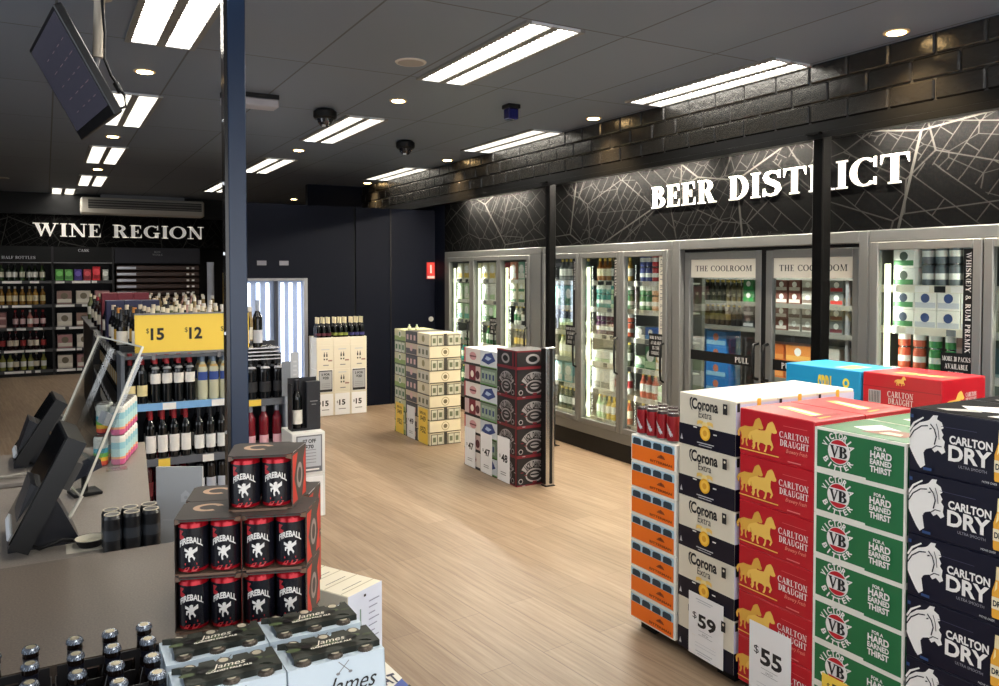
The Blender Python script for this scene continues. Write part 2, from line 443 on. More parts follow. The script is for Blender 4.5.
# ------------------------------------------------------------------ room shell
H = 2.75
XL, XB, XF = -3.2, 3.86, 4.1
struct(MB().box(XL - .1, 7.2, -2.2, 14.7, -0.1, 0, floor_mat()), 'floor')
struct(MB().box(XL - .1, 7.2, -2.2, 14.7, H, H + .1, ceiling_mat()), 'ceiling')
struct(MB().box(XL - .1, XL, -2.2, 14.7, 0, H, NAVY), 'wall_left')
struct(MB().box(XL, 7.2, 14.6, 14.7, 0, H, SOFTBLACK), 'wall_back')
struct(MB().box(XL, 7.2, -2.2, -2.1, 0, H, M((150, 148, 144), .7)), 'wall_front')
struct(MB().box(7.1, 7.2, -2.1, 14.6, 0, H, SOFTBLACK), 'wall_right')
# painted brick bulkhead over the fridges, three courses of long blocks
BR = MB(); PB = brick_paint()
BR.box(XB + .012, 4.2, -2.1, 10.7, 2.408, H, M((30, 29, 28), .6))
for k in range(3):
    z0 = 2.41 + k * .1135; y = -2.1 + (k % 2) * .125
    while y < 10.6:
        y1 = min(y + .25, 10.7)
        j = random.uniform(-.002, .002)
        BR.box(XB + j, XB + .03, y + .003, y1 - .003, z0 + .002, z0 + .1115, PB, .009); y += .25
struct(BR, 'wall_bulkhead')
struct(MB().box(XB - .012, XF + .02, -2.1, 10.7, 2.352, 2.406, M((13, 13, 13), .6, 0, 0, .2)).box(XB - .012, XB, -2.1, 10.7, 2.316, 2.3515, M((13, 13, 13), .6, 0, 0, .2)), 'trim_1')
# fascia wall behind the sign lettering and wall above the fridges
struct(MB().box(XF, XF + .06, -2.1, 8.5, 1.795, 2.352, mural_mat('x')), 'wall_fascia')
struct(MB().box(XF, XF + .06, 8.5, 10.7, 0, 2.352, NAVY), 'wall_side')
struct(MB().box(XF, XF + .06, 8.455, 8.5, 0, 1.795, NAVY), 'trim_2')
struct(MB().box(3.1, 4.2, 10.7, 10.8, 0, H, NAVY), 'wall_far')
P = MB().box(1.74, 3.07, 8.76, 8.84, 0, 2.30, NAVY).box(3.10, XF, 8.78, 8.86, 0, 2.30, NAVY)
P.box(3.07, 3.10, 8.80, 8.84, 0, 2.3, BLACK).box(3.52, 3.535, 8.772, 8.782, 0, 2.3, BLACK)
struct(P, 'wall_partition')
# wine wall at the back of the shop
struct(MB().box(XL, 2.70, 13.86, 13.96, 1.95, 2.43, mural_mat('y')), 'wall_header')
struct(MB().box(XL, 2.70, 13.80, 14.5, 2.43, H, SOFTBLACK), 'wall_upper')
# ------------------------------------------------------------------ lighting
def kelvin_light(kind, name, loc, energy, col, size=None, size_y=None, rot=None, spot=None, blend=.6):
    d = bpy.data.lights.new(name, kind); d.energy = energy; d.color = col
    if kind == 'AREA':
        d.shape = 'RECTANGLE' if size_y else 'DISK'; d.size = size
        if size_y: d.size_y = size_y
    if kind == 'SPOT': d.spot_size = R(spot); d.spot_blend = blend; d.shadow_soft_size = size or .04
    if kind == 'POINT': d.shadow_soft_size = size or .04
    o = bpy.data.objects.new(name, d); COL.objects.link(o); o.location = loc
    if rot: o.rotation_euler = rot
    return o
DIFF = M((255, 250, 240), .5, 0, TROFFER)
def troffer_mb():
    root = empty('ceiling_light', link=False)
    f = MB()
    for a, b in ((-.17, -.142), (-.022, .022), (.142, .17)): f.box(a, b, -.65, .65, -.014, 0, M((120, 118, 114), .5))
    f.box(-.142, .142, .628, .65, -.012, 0, LGREY).box(-.142, .142, -.65, -.628, -.012, 0, LGREY)
    build(f, 'frame', root, link=False)
    for a, b in ((-.142, -.022), (.022, .142)):
        d = build(MB().box(a, b, -.628, .628, -.004, -.001, DIFF), 'diffuser', root, link=False)
        g = MB()
        for k in range(31): g.box(a, b, -.60 + k * .04 - .0015, -.60 + k * .04 + .0015, -.013, -.005, M((120, 118, 112), .4))
        build(g, 'louvre', d, link=False)
    return proto(root)
TR = troffer_mb()
rows = [('over the counter', .54, (3.9, 6.52, 9.08, 11.66)), ('in the middle row', 2.17, (3.9, 6.52, 9.08, 11.66)), ('beside the brick bulkhead', 3.70, (3.78, 6.32, 9.05))]
for wh, x, ys in rows:
    for i, y in enumerate(ys):
        put(TR, (x, y, H), 0, f'twin tube ceiling light panel {wh}, {nth(i)} from the camera', 'ceiling light', 'ceiling light panels')
put(TR, (.24, 14.0 - .5, H), 0, 'small far ceiling light panel nearest the wine region wall', 'ceiling light', 'ceiling light panels')
for i, (x, y) in enumerate(((.54, 1.3), (2.17, 1.3), (3.70, 1.1), (2.17, -1.1), (.54, -1.1))):
    put(TR, (x, y, H), 0, f'twin tube ceiling light panel out of view near the camera, {nth(i)} of five', 'ceiling light', 'ceiling light panels')
WARM = M((255, 214, 150), .5, 0, 30)
def downlight():
    root = empty('downlight', link=False)
    build(MB().lathe([(.062, -.006), (.062, 0)], M((200, 176, 140), .4), 24, cap=True), 'rim', root, link=False)
    build(MB().lathe([(.045, -.009), (.045, -.006)], WARM, 24), 'lamp', root, link=False)
    return proto(root)
DL = downlight()
spots = [(.53, 5.2), (.53, 7.8), (.54, 10.35), (2.15, 5.2), (2.17, 7.78), (3.70, 2.5), (3.71, 5.04), (3.73, 7.67), (3.75, 10.15), (3.53, 12.97)]
nm = ['second row over the counter, nearest one', 'row over the counter, between two panels', 'row over the counter, farthest one', 'middle row, nearest one', 'middle row, farther one',
      'beside the bulkhead, nearest one', 'beside the bulkhead, second one', 'beside the bulkhead, third one', 'beside the bulkhead, fourth one', 'farthest right, beyond the navy partition']
nm[0] = 'row over the counter, nearest one'
for (x, y), s in zip(spots, nm):
    put(DL, (x, y, H), 0, f'round warm recessed downlight, {s}', 'downlight', 'recessed downlights')
    wall = x > 3.6
    kelvin_light('SPOT', 'downlight_beam', (x, y, H - .012), 110 if wall else 24, (1, .72, .40), .03, None, None, 110, .9)
# strip lamps tucked under the ledge, washing the fascia
STRIP = M((255, 244, 226), .5, 0, STRIP_E)
for i, (y0, y1) in enumerate(((7.9, 6.6), (5.8, 4.2), (3.95, 3.3), (2.85, 1.9), (1.7, .6))):
    o = build(MB().box(3.985, 4.0, y1, y0, 2.345, 2.352, STRIP), 'strip_lamp')
    tag(o, f'slim strip lamp under the ledge over the sign, {nth(i)} from the far end', 'strip lamp', 'strip lamps under the ledge')

# ------------------------------------------------------------------ raised sign lettering
def sign_letters(text, root, x0, width, z0, h, depth, mat):
    ps, tw = serif(text)
    sx = width / tw; x = 0
    for ch in text:
        g, gw = glyph(ch)
        if g:
            mb = MB()
            for p in g:
                ar = sum(p[i - 1][0] * p[i][1] - p[i][0] * p[i - 1][1] for i in range(len(p)))
                if ar < 0: p = p[::-1]
                mb.prism([(x0 + (x + a) * sx, 0, z0 + b * h) for a, b in p][::-1], (0, -depth, 0), mat)
            build(mb, 'letter', root)
        x += gw + .06
LET = M((244, 240, 232), .5, 0, .3)  # slight emission added to keep the white painted letters bright
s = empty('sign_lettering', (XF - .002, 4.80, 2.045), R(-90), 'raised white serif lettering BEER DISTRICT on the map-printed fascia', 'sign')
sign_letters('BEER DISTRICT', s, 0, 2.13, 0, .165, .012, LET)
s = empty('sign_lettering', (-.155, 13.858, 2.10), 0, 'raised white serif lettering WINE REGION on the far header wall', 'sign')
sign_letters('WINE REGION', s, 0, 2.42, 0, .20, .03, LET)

# ------------------------------------------------------------------ chilled products
def can_mesh(body, top, r=.033, h=.122, n=14, band=None):
    prof = [(r * .72, 0), (r * .97, .007), (r, .013), (r, h * .35), (r, h * .62), (r, h - .012), (r * .84, h - .002), (r * .80, h), (r * .78, h - .004), (0, h - .004)]
    b2 = band or body
    return MB().lathe(prof, [STEEL, body, body, b2, body, body, top, top, top], n)
def bottle_mesh(glass, label, cap, r=.031, h=.235, n=12, lz=(.25, .55)):
    prof = [(r * .9, 0), (r, .008), (r, h * lz[0]), (r * 1.012, h * lz[0] + .001), (r * 1.012, h * lz[1]), (r, h * lz[1] + .001), (r, h * .60), (r * .5, h * .74), (r * .40, h * .88), (r * .42, h * .88), (r * .42, h), (0, h)]
    return MB().lathe(prof, [glass, glass, label, label, label, glass, glass, glass, cap, cap, cap], n)
def pack_mesh(c1, c2, w, d, h, c3=None):
    mb = MB().box(-w / 2, w / 2, -d / 2, d / 2, 0, h, c1, .003)
    a = Art(); a.mb.mats = mb.mats
    a.face((-w / 2, -d / 2, 0), (1, 0, 0), (0, 0, 1))
    a.rect(.005, h * .12, w - .005, h * .4, c2); a.disc(w / 2, h * .62, h * .24, c3 or WHITE, n=16)
    for x, y, f, in ((0, 0, 0),):
        o = len(mb.v)
        mb.v += a.mb.v; mb.f += [[o + k for k in q] for q in a.mb.f]
        mb.m += a.mb.m; mb.sm += a.mb.sm
    return mb
PP = {}
def prod(kind, col, col2=(235, 232, 220), col3=(235, 232, 220)):
    key = (kind, col, col2, col3)
    if key in PP: return PP[key]
    c, c2, c3 = M(col, .35), M(col2, .45), M(col3, .4)
    if kind == 'can': mb, nme, wd = can_mesh(c, STEEL, band=c2), 'beer_can', .0675
    elif kind == 'tall': mb, nme, wd = can_mesh(c, STEEL, .033, .168, band=c2), 'tall_can', .07
    elif kind == 'bottle': mb, nme, wd = bottle_mesh(c, c2, c3, .029, .205), 'beer_bottle', .066
    elif kind == 'box': mb, nme, wd = pack_mesh(c, c2, .125, .13, .105, c3), 'drink_pack', .1265
    elif kind == 'bigbox': mb, nme, wd = pack_mesh(c, c2, .26, .2, .15, c3), 'beer_carton', .27
    elif kind == 'tallbox': mb, nme, wd = pack_mesh(c, c2, .125, .13, .19, c3), 'drink_pack', .1265
    o = proto(build(mb, nme, link=False)); PP[key] = (o, wd, {'can': 'can', 'tall': 'can', 'bottle': 'bottle'}.get(kind, 'carton'))
    return PP[key]
CN = {}
def cname(c):
    r, g, b = c; mx, mn = max(c), min(c)
    if mx - mn < 28: return 'white' if mx > 200 else 'grey' if mx > 90 else 'black'
    if r >= g and r >= b:
        if g > 180 and b > 140: return 'cream'
        if g > .72 * r: return 'yellow'
        if g > .48 * r: return 'orange' if r > 190 else 'brown'
        return ('pink' if b > .6 * r and r > 170 else 'red') if r > 130 else 'dark red'
    if g >= r and g >= b: return 'teal' if b > .8 * g else ('pale green' if g > 190 else 'green')
    return 'pale blue' if mx > 200 else ('purple' if r > .8 * b else 'blue')
def fill(x0, x1, ydep, z, items, origin, where, group, tiers=1):
    """stand products side by side along a shelf front; origin = (world X, Y of the left end)"""
    x = x0; row = []
    for it in items:
        p, wd, cat = prod(*it)
        if x + wd > x1 + .004: break
        row.append((p, x + wd / 2, wd, cat, it)); x += wd
    sl = (x1 - x) / max(len(row), 1)
    for i, (p, xx, wd, cat, it) in enumerate(row):
        for t in range(tiers):
            h = {'can': .122, 'box': .105, 'tall': .168, 'bottle': .205, 'bigbox': .15, 'tallbox': .19}[it[0]]
            tier = 'on ' if tiers == 1 else (('lower ', 'upper ')[t] if tiers == 2 else nth(t) + ' ') + 'tier of '
            lb = f'{cname(it[1])} {cat}, {tier}{where}, {nth(i)} from left'
            put(p, (origin[0] + ydep, origin[1] - xx - sl * i, z + t * (h + .001) + .0006), R(-90), lb, cat, group)
SZ = (.285, .535, .770, 1.01, 1.24, 1.47)
EDGE = M((226, 222, 206), .5)
LED = M((250, 255, 218), .5, 0, FRIDGE_LED)
INSIDE = M((176, 178, 160), .6); BACKP = M((104, 106, 96), .6); INDARK = M((70, 74, 70), .6)
def label_tag(root, name, x0, x1, z0, z1, lines, y=-.0045):
    a = Art(); a.face((0, y, 0), (1, 0, 0), (0, 0, 1)); a.rect(x0, z0, x1, z1, BLACK)
    n = len(lines); hh = (z1 - z0) / (n + .6)
    for i, t in enumerate(lines):
        zc = z1 - hh * (i + .8); m = (x1 - x0) * .5; wd = min(x1 - x0 - .014, .0125 * len(t) * (x1 - x0) / .15)
        a.serif(t, x0 + m - wd / 2, zc - hh * .33, x0 + m + wd / 2, zc + hh * .33, WHITE)
    return a.build(name, root)
def fridge(label, yl, width, doors, left, ndoor0, cols):
    """a glass-door fridge bank; doors = [(x0, x1)] in its own frame, x to the right, y into the wall"""
    r = empty('glass_door_fridge', (XF, yl, 0), R(-90), label, 'fridge')
    D = .34
    c = MB().box(0, .03, .0, D, .02, 1.79, ALU)
    if left != 'mid': c.box(width - .03, width, .0, D, .02, 1.79, ALU)
    c.box(.03, width - .03, D - .03, D, .15, 1.79, BACKP).box(.03, width - .03, .0, D - .03, 1.735, 1.79, INDARK).box(.03, width - .03, .0, D - .03, .15, .255, INSIDE)
    build(c, 'carcass', r)
    f = MB().box(0, width, -.03, 0, 1.725, 1.79, ALU, .004).box(0, width, -.03, 0, .15, .235, ALU, .004)
    f.box(0, doors[0][0] - .004, -.03, 0, .235, 1.725, ALU).box(doors[-1][1] + .004, width, -.03, 0, .235, 1.725, ALU)
    for (a, b), (a2, b2) in zip(doors, doors[1:]): f.box(b + .002, a2 - .002, -.012, .04, .235, 1.725, ALU)
    build(f, 'front_frame', r)
    build(MB().box(0, width, -.012, .02, 0, .15, BLACK), 'kickplate', r)
    for k, z in enumerate(SZ):
        s = MB().box(.032, width - .032, .05, .29, z - .012, z, INSIDE)
        sh = build(s, 'shelf', r)
        e = MB().box(.032, width - .032, .034, .05, z - .030, z + .012, EDGE)
        x = .08
        while x < width - .12:
            w2 = random.choice((.05, .06, .08))
            if random.random() < .75: e.box(x, x + w2, .031, .034, z - .026, z + .008, random.choice((WHITE, WHITE, INK, GREY)))
            x += w2 + random.choice((.03, .05, .09))
        build(e, 'price_strip', sh)
    for i, (a, b) in enumerate(doors):
        d = MB(); fw = .046
        d.box(a, a + fw, -.045, -.004, .238, 1.722, ALU, .004).box(b - fw, b, -.045, -.004, .238, 1.722, ALU, .004)
        d.box(a + fw, b - fw, -.045, -.004, 1.676, 1.722, ALU, .004).box(a + fw, b - fw, -.045, -.004, .238, .284, ALU, .004)
        dr = build(d, 'door', r)
        g = build(MB().box(a + fw, b - fw, -.026, -.022, .284, 1.676, GLASS), 'glass_pane', dr)
        hd = MB().tube([(b - .024, -.045, .72), (b - .024, -.075, .735), (b - .024, -.08, .80), (b - .024, -.08, .95), (b - .024, -.075, 1.0), (b - .024, -.045, 1.015)], .009, BLACK)
        build(hd, 'handle', dr)
        st = cols[i]
        if st.get('strip'):
            at = Art(); at.face((0, -.027, 0), (1, 0, 0), (0, 0, 1))
            sx0, sx1 = b - fw - .055, b - fw - .002
            dark = st['strip'] != 'white'
            at.rect(sx0, 1.02, sx1, 1.672, BLACK if dark else M((214, 210, 196), .6))
            at.face((sx1, -.0275, 1.655), (0, 0, -1), (1, 0, 0)); 
            ln = st.get('len', .3)
            at.serif(st['text'], 0, .013 - .053, ln, .040 - .053, WHITE if dark else GREY)
            at.build('category_strip', dr)
        if st.get('tag'):
            label_tag(dr, 'notice', b - fw - .165, b - fw - .004, st['tag'] - .09, st['tag'] + .09, ['MORE 30 PACKS', 'AVAILABLE', 'IN THE', 'COOLROOM'], -.0285)
        if st.get('led', 1):
            build(MB().box(a + .05, a + .076, .012, .030, .29, 1.60, LED), 'tube_light', r)
        q = nth(ndoor0 + i)
        for k, row in enumerate(st['rows']):
            if not row: continue
            t = 1
            if row[0] == 2: t, row = 2, row[1:]
            seq = []
            for it, n in row: seq += [it] * n
            fill(a + .075, b - .03, .115, SZ[5 - k], seq, (XF, yl), f'{nth(k)} shelf behind {q} fridge door', f'drinks behind the {q} fridge door', t)
        kelvin_light('AREA', 'fridge_lamp', (XF + .035, yl - (b - .055), .96), FRIDGE_W, (.97, 1, .88), 1.3, .03, (R(90), R(90), R(-35)))
        kelvin_light('AREA', 'fridge_lamp', (XF + .035, yl - (a + .09), .96), FRIDGE_W * .5, (.97, 1, .88), 1.3, .02, (R(90), R(90), R(-145)))
    return r
B = lambda c, l=(235, 228, 200), k=(230, 200, 90): ('bottle', c, l, k)
Cn = lambda c, b=(225, 225, 215): ('can', c, b)
X_ = lambda c, c2=(235, 232, 220), c3=(240, 240, 235): ('box', c, c2, c3)
TX = lambda c, c2=(235, 232, 220), c3=(240, 240, 235): ('tallbox', c, c2, c3)
grn, teal, pg, crm, amb, dred, red, wht, gry, blu, yel, org, dgr = (60, 120, 70), (70, 150, 140), (186, 214, 170), (228, 222, 190), (150, 96, 40), (90, 24, 40), (176, 40, 44), (232, 232, 224), (120, 124, 120), (40, 90, 170), (226, 190, 60), (220, 120, 50), (34, 60, 46)
fridge('triple glass door fridge farthest along the wall, behind the green and black carton stacks', 8.445, 2.085, [(.10, .695), (.70, 1.295), (1.30, 1.895)],
       'far', 0, [
    dict(rows=[[(TX(crm, yel), 4)], [(TX(pg), 4)], [(TX(pg, teal), 4)], [(X_(wht, grn), 2), (X_(pg), 2)], [(B(teal), 7)], [(B(grn), 7)]]),
    dict(tag=.99, rows=[[(TX(crm, yel), 2), (TX((150, 70, 70)), 2)], [(TX(wht, pg), 4)], [(TX(pg, grn), 2), (B(dgr, wht), 3)], [(B(grn, wht), 5), (B(wht), 2)], [(B(crm), 7)], [(B(gry), 7)]]),
    dict(strip='black', text='CIDER', len=.16, rows=[[(TX((220, 150, 120), wht), 1), (TX((120, 170, 150)), 3)], [2, (X_(crm, grn), 4)], [(B(wht, grn), 2), (B((40, 40, 40), wht), 5)], [(B((60, 50, 30), yel), 7)], [(B(yel, wht), 7)], [(Cn(grn), 7)]]),
])
fridge('triple glass door fridge in the middle, left of the coolroom sliding doors', 6.33, 1.785, [(.02, .60), (.605, 1.185), (1.19, 1.745)],
       'mid', 3, [
    dict(led=0, strip='black', text='AUSTRALIAN', len=.26, tag=.99, rows=[[(B(gry, wht), 3), (B((70, 90, 80)), 4)], [(TX(teal, grn), 4)], [(B((40, 44, 40), pg), 7)], [(B(crm, wht), 7)], [(TX((150, 200, 205)), 4)], [(B((60, 62, 60), wht), 7)]]),
    dict(strip='black', text='INTERNATIONAL', len=.3, rows=[[(B(amb, crm), 3), (B(dgr, wht), 2), (B((180, 140, 60), wht), 2)], [2, (Cn(teal, wht), 3), (Cn(pg, teal), 2), (Cn(grn), 2)], [2, (Cn((92, 36, 84), wht), 2), (Cn(dred, wht), 3), (Cn((200, 90, 60)), 2)],
                              [(X_(wht, pg), 2), (B((80, 84, 60), wht), 4)], [(TX(wht, gry), 2), (B((210, 216, 210), red), 4)], [(B(pg, wht), 2), (B(yel, wht), 2), (B((190, 90, 40)), 3)]]),
    dict(led=0, strip='white', text='CRAFT BEER & MORE', len=.55, tag=.99, rows=[[2, (Cn((60, 70, 130), wht), 2), (Cn(red, wht), 2), (Cn((200, 170, 60)), 3)], [2, (Cn(grn, wht), 2), (Cn((220, 170, 130)), 2), (Cn((60, 60, 90), red), 3)], [(X_(gry), 1), (X_(blu, (90, 150, 210)), 2), (B(dgr), 1)],
                           [(X_(pg, grn), 1), (TX(grn, pg), 1), (TX((190, 150, 60)), 1), (B((140, 150, 140), wht), 1)], [(B((190, 90, 60), wht), 3), (Cn(pg), 4)], [(B(gry, pg), 7)]]),
])
fridge('glass door fridge right of the coolroom, behind the tall carton stacks', 2.90, 1.45, [(.022, .640), (.648, 1.26)],
       'near', 6, [
    dict(strip='black', text='WHISK(E)Y & RUM PREMIX', len=.515, tag=1.045, rows=[[2, (X_(wht, grn, (70, 80, 70)), 1), (Cn((96, 104, 108), wht), 6)], [2, (X_(wht, grn, (60, 70, 90)), 1), (X_(wht, (190, 196, 205), (60, 80, 130)), 3)],
          [2, (Cn((200, 90, 60), wht), 2), (Cn((70, 150, 80), wht), 2), (X_((96, 72, 62), (120, 96, 84), (150, 120, 100)), 1), (X_(grn, dgr), 1)], [(Cn(gry), 7)], [(Cn(dred), 7)], [(Cn(wht), 7)]]),
    dict(led=0, rows=[[(Cn(gry), 7)], [(X_(wht), 4)], [], [], [], []]),
])

# ------------------------------------------------------------------ coolroom front with two glass sliding doors
r = empty('coolroom_doors', (XF, 4.54, 0), R(-90), 'grey coolroom front with two glass doors marked THE COOLROOM and PULL', 'doors')
f = MB().box(0, .085, -.03, .10, 0, 1.79, ALU, .004).box(1.575, 1.635, -.03, .10, 0, 1.79, ALU, .004).box(.085, 1.575, -.03, .10, 1.72, 1.79, ALU, .004)
f.box(.085, 1.575, .02, .10, 1.70, 1.72, BLACK).box(.085, 1.575, .0, .1, 0, .03, BLACK)
build(f, 'door_frame', r)
for i, (a, b) in enumerate(((.095, .82), (.86, 1.555))):
    fw = .05
    d = MB().box(a, a + fw, .01, .05, .035, 1.695, ALU, .003).box(b - fw, b, .01, .05, .035, 1.695, ALU, .003)
    d.box(a + fw, b - fw, .01, .05, 1.645, 1.695, ALU, .003).box(a + fw, b - fw, .01, .05, .035, .12, ALU, .003)
    dr = build(d, 'door', r)
    build(MB().box(a + fw, b - fw, .028, .032, .12, 1.645, GLASS), 'glass_pane', dr)
    hx = b - .022 if i == 0 else a + .022
    build(MB().tube([(hx, .01, .84), (hx, -.03, .85), (hx, -.035, .9), (hx, -.035, 1.02), (hx, -.03, 1.07), (hx, .01, 1.08)], .011, BLACK), 'handle', dr)
    t = Art(); t.face((0, .0275, 0), (1, 0, 0), (0, 0, 1))
    t.rect(a + fw, 1.515, b - fw, 1.645, M((226, 220, 204), .6))
    t.serif('THE COOLROOM', a + fw + .045, 1.560, b - fw - .045, 1.600, M((60, 58, 54), .6)); t.build('header_sticker', dr)
    t = Art(); t.face((0, .0275, 0), (1, 0, 0), (0, 0, 1))
    t.rect(a + fw, .915, b - fw, .985, BLACK)
    x = b - fw - .19 if i == 0 else a + fw + .07
    t.serif('PULL', x, .930, x + .12, .968, WHITE); t.build('pull_sticker', dr)
build(MB().box(.82, .86, .015, .09, .03, 1.70, BLACK), 'centre_mullion', r)
# coolroom interior: dark walls, one long steel rack
CW = M((104, 104, 98), .6)
struct(MB().box(6.6, 6.68, 1.2, 8.2, 0, 2.4, CW), 'wall_coolroom')
struct(MB().box(XF + .68, 6.6, 8.12, 8.2, 0, 2.4, CW), 'wall_coolroom_end')
struct(MB().box(XF + .66, 6.6, 1.2, 8.12, 2.35, 2.4, CW), 'trim_3')
rk = empty('storage_rack', (5.6, 7.2, 0), R(-90), 'long steel storage rack inside the coolroom behind the glass doors', 'rack')
for z in (.08, .62, 1.04, 1.275, 1.52):
    x0 = 2.07 if z == .62 else 0
    build(MB().box(x0, 3.9, 0, .5, z - .03, z, SILVER).box(x0, 3.9, -.006, 0, z - .034, z + .008, M((120, 118, 110), .5)), 'shelf', rk)
for x in (0, 1.0, 2.07, 3.0, 3.88):
    for y in (.01, .47): build(MB().box(x, x + .025, y, y + .025, 0, 2.0, GREY), 'upright', rk)
def rackrow(x0, x1, z, items, where, tiers=1, dep=.13):
    seq = []
    for it, n in items: seq += [it] * n
    fill(x0, x1, dep, z, seq, (5.6, 7.2), f'{where} inside coolroom', 'stock inside the coolroom', tiers)
BB = lambda c, c2=(240, 238, 230), c3=(235, 235, 230): ('bigbox', c, c2, c3)
rackrow(1.03, 1.86, 1.04, [(B((110, 84, 44), (150, 130, 70)), 5), (B((90, 70, 40), (170, 150, 90)), 4), (B((40, 40, 36), (60, 60, 60)), 4)], 'lower middle rack shelf')
rackrow(1.03, 1.86, 1.275, [(B((70, 54, 30), (120, 130, 60)), 4), (B((50, 50, 36), (90, 90, 80)), 4), (B((110, 100, 70), (150, 140, 110)), 5)], 'upper middle rack shelf')
rackrow(1.03, 1.86, 1.275, [(B((60, 56, 40), (100, 100, 70)), 13)], 'second row of upper middle shelf', 1, .25)
rackrow(1.86, 2.06, 1.04, [(X_((70, 70, 74), (170, 170, 170), gry), 1)], 'dark pile, lower middle shelf', 2)
rackrow(1.86, 2.06, 1.275, [(X_(grn, (40, 140, 70)), 1)], 'green pile, upper middle shelf', 2)
rackrow(1.03, 1.8, 1.52, [(B((90, 76, 50), crm), 12)], 'top rack shelf')
rackrow(1.8, 2.06, 1.52, [(('bigbox', yel, (240, 200, 60), (60, 50, 30)), 1)], 'top rack shelf, right end')
rackrow(1.03, 1.8, .08, [(BB((40, 130, 210), (150, 200, 230), (200, 120, 90)), 3)], 'blue pile under the rack', 6)
rackrow(1.8, 2.06, .08, [(BB((220, 180, 60), (200, 160, 40)), 1)], 'yellow pile under the rack', 6)
rackrow(2.1, 2.95, 1.275, [(X_((170, 166, 156), (120, 110, 104)), 1), (X_((120, 70, 60), (206, 200, 190)), 2), (X_((200, 196, 186), (130, 110, 100)), 2), (X_(gry, red), 1)], 'right of upper rack shelf', 2)
rackrow(2.1, 2.95, 1.04, [(X_((110, 60, 52), (190, 180, 170)), 2), (X_((190, 186, 176), (110, 90, 80)), 3), (X_(gry, dred), 1)], 'right of lower middle shelf', 2)
rackrow(2.1, 2.95, .62, [(BB((206, 110, 50), (226, 150, 80)), 1), (BB((226, 140, 60), (240, 180, 90)), 1), (BB((190, 186, 176), (200, 90, 50)), 1)], 'right of orange rack shelf', 2)
rackrow(2.1, 2.95, 1.52, [(B((50, 50, 46), gry), 12)], 'right of top rack shelf')
rackrow(3.04, 3.85, 1.275, [(X_((190, 90, 50), org), 2), (X_((170, 40, 40), (200, 80, 60)), 3)], 'far right upper shelf', 2)
rackrow(3.04, 3.85, 1.04, [(X_((150, 160, 190), gry), 1), (X_(yel, (60, 50, 30), (240, 200, 60)), 2), (X_(crm, gry), 2)], 'far right middle shelf', 2)
rackrow(3.04, 3.85, .62, [(BB((200, 120, 100)), 1), (BB((90, 170, 60), (110, 190, 70)), 2)], 'far right lower shelf', 2)
rackrow(2.1, 2.95, .08, [(BB(grn, (40, 140, 60)), 3)], 'bottom right rack shelf', 3)
rackrow(3.04, 3.85, .08, [(BB((90, 170, 60)), 3)], 'far right bottom shelf', 3)
kelvin_light('AREA', 'coolroom_lamp', (5.15, 4.9, 2.33), COOL_W, (.97, 1, .92), .3, 4.0, (0, 0, 0))

# ------------------------------------------------------------------ posts, bollard and small fittings
def post(name, x, y, w, d, h, mat, label, cat):
    rr = empty(name, (x, y, 0), 0, label, cat)
    build(MB().box(-w / 2, w / 2, -d / 2, d / 2, .004, h - .004, mat, .006), 'shaft', rr)
    build(MB().box(-w / 2 - .03, w / 2 + .03, -d / 2 - .02, d / 2 + .02, 0, .004, mat), 'base_plate', rr)
    build(MB().box(-w / 2 - .05, w / 2 + .03, -d / 2 - .01, d / 2 + .01, h - .012, h, mat), 'cap_plate', rr)
    return rr
PBL = M((5, 5, 5), .6, 0, 0, .1)
post('steel_post', 3.91, 5.945, .07, .07, 2.351, PBL, 'slim black steel post before the fridges at the left end of the sign', 'post')
post('steel_post', 3.91, 3.095, .075, .075, 2.351, PBL, 'black steel post crossing the sign between the letters T and R', 'post')
rr = empty('steel_column', (.668, 3.34, 0), 0, 'blue grey painted column beside the yellow wine price sign', 'column')
build(MB().box(-.028, .042, -.032, .032, 0, H, M((10, 38, 70), .32), .004), 'shaft', rr)
cb = MB().box(-.042, -.0285, -.03, .03, 0, H, M((24, 22, 22), .2))
for z in (.9, 1.3, 1.62, 1.9, 2.15): cb.lathe([(.006, z), (.006, z + .012)], STEEL, 8, -.044, -.015)
build(cb, 'channel', rr)
rr = empty('bollard', (3.165, 4.83, 0), 0, 'chrome and black waist high bollard beside the black carton stack', 'bollard')
build(MB().box(-.045, .03, -.03, .03, .006, 1.01, STEEL, .004), 'shaft', rr)
build(MB().box(-.012, .008, -.0345, -.0305, .02, 1.0, BLACK).box(-.0495, -.0455, -.028, .028, .02, 1.0, BLACK), 'inlay', rr)
build(MB().box(-.047, .034, -.033, .033, 0, .006, BLACK), 'foot', rr)
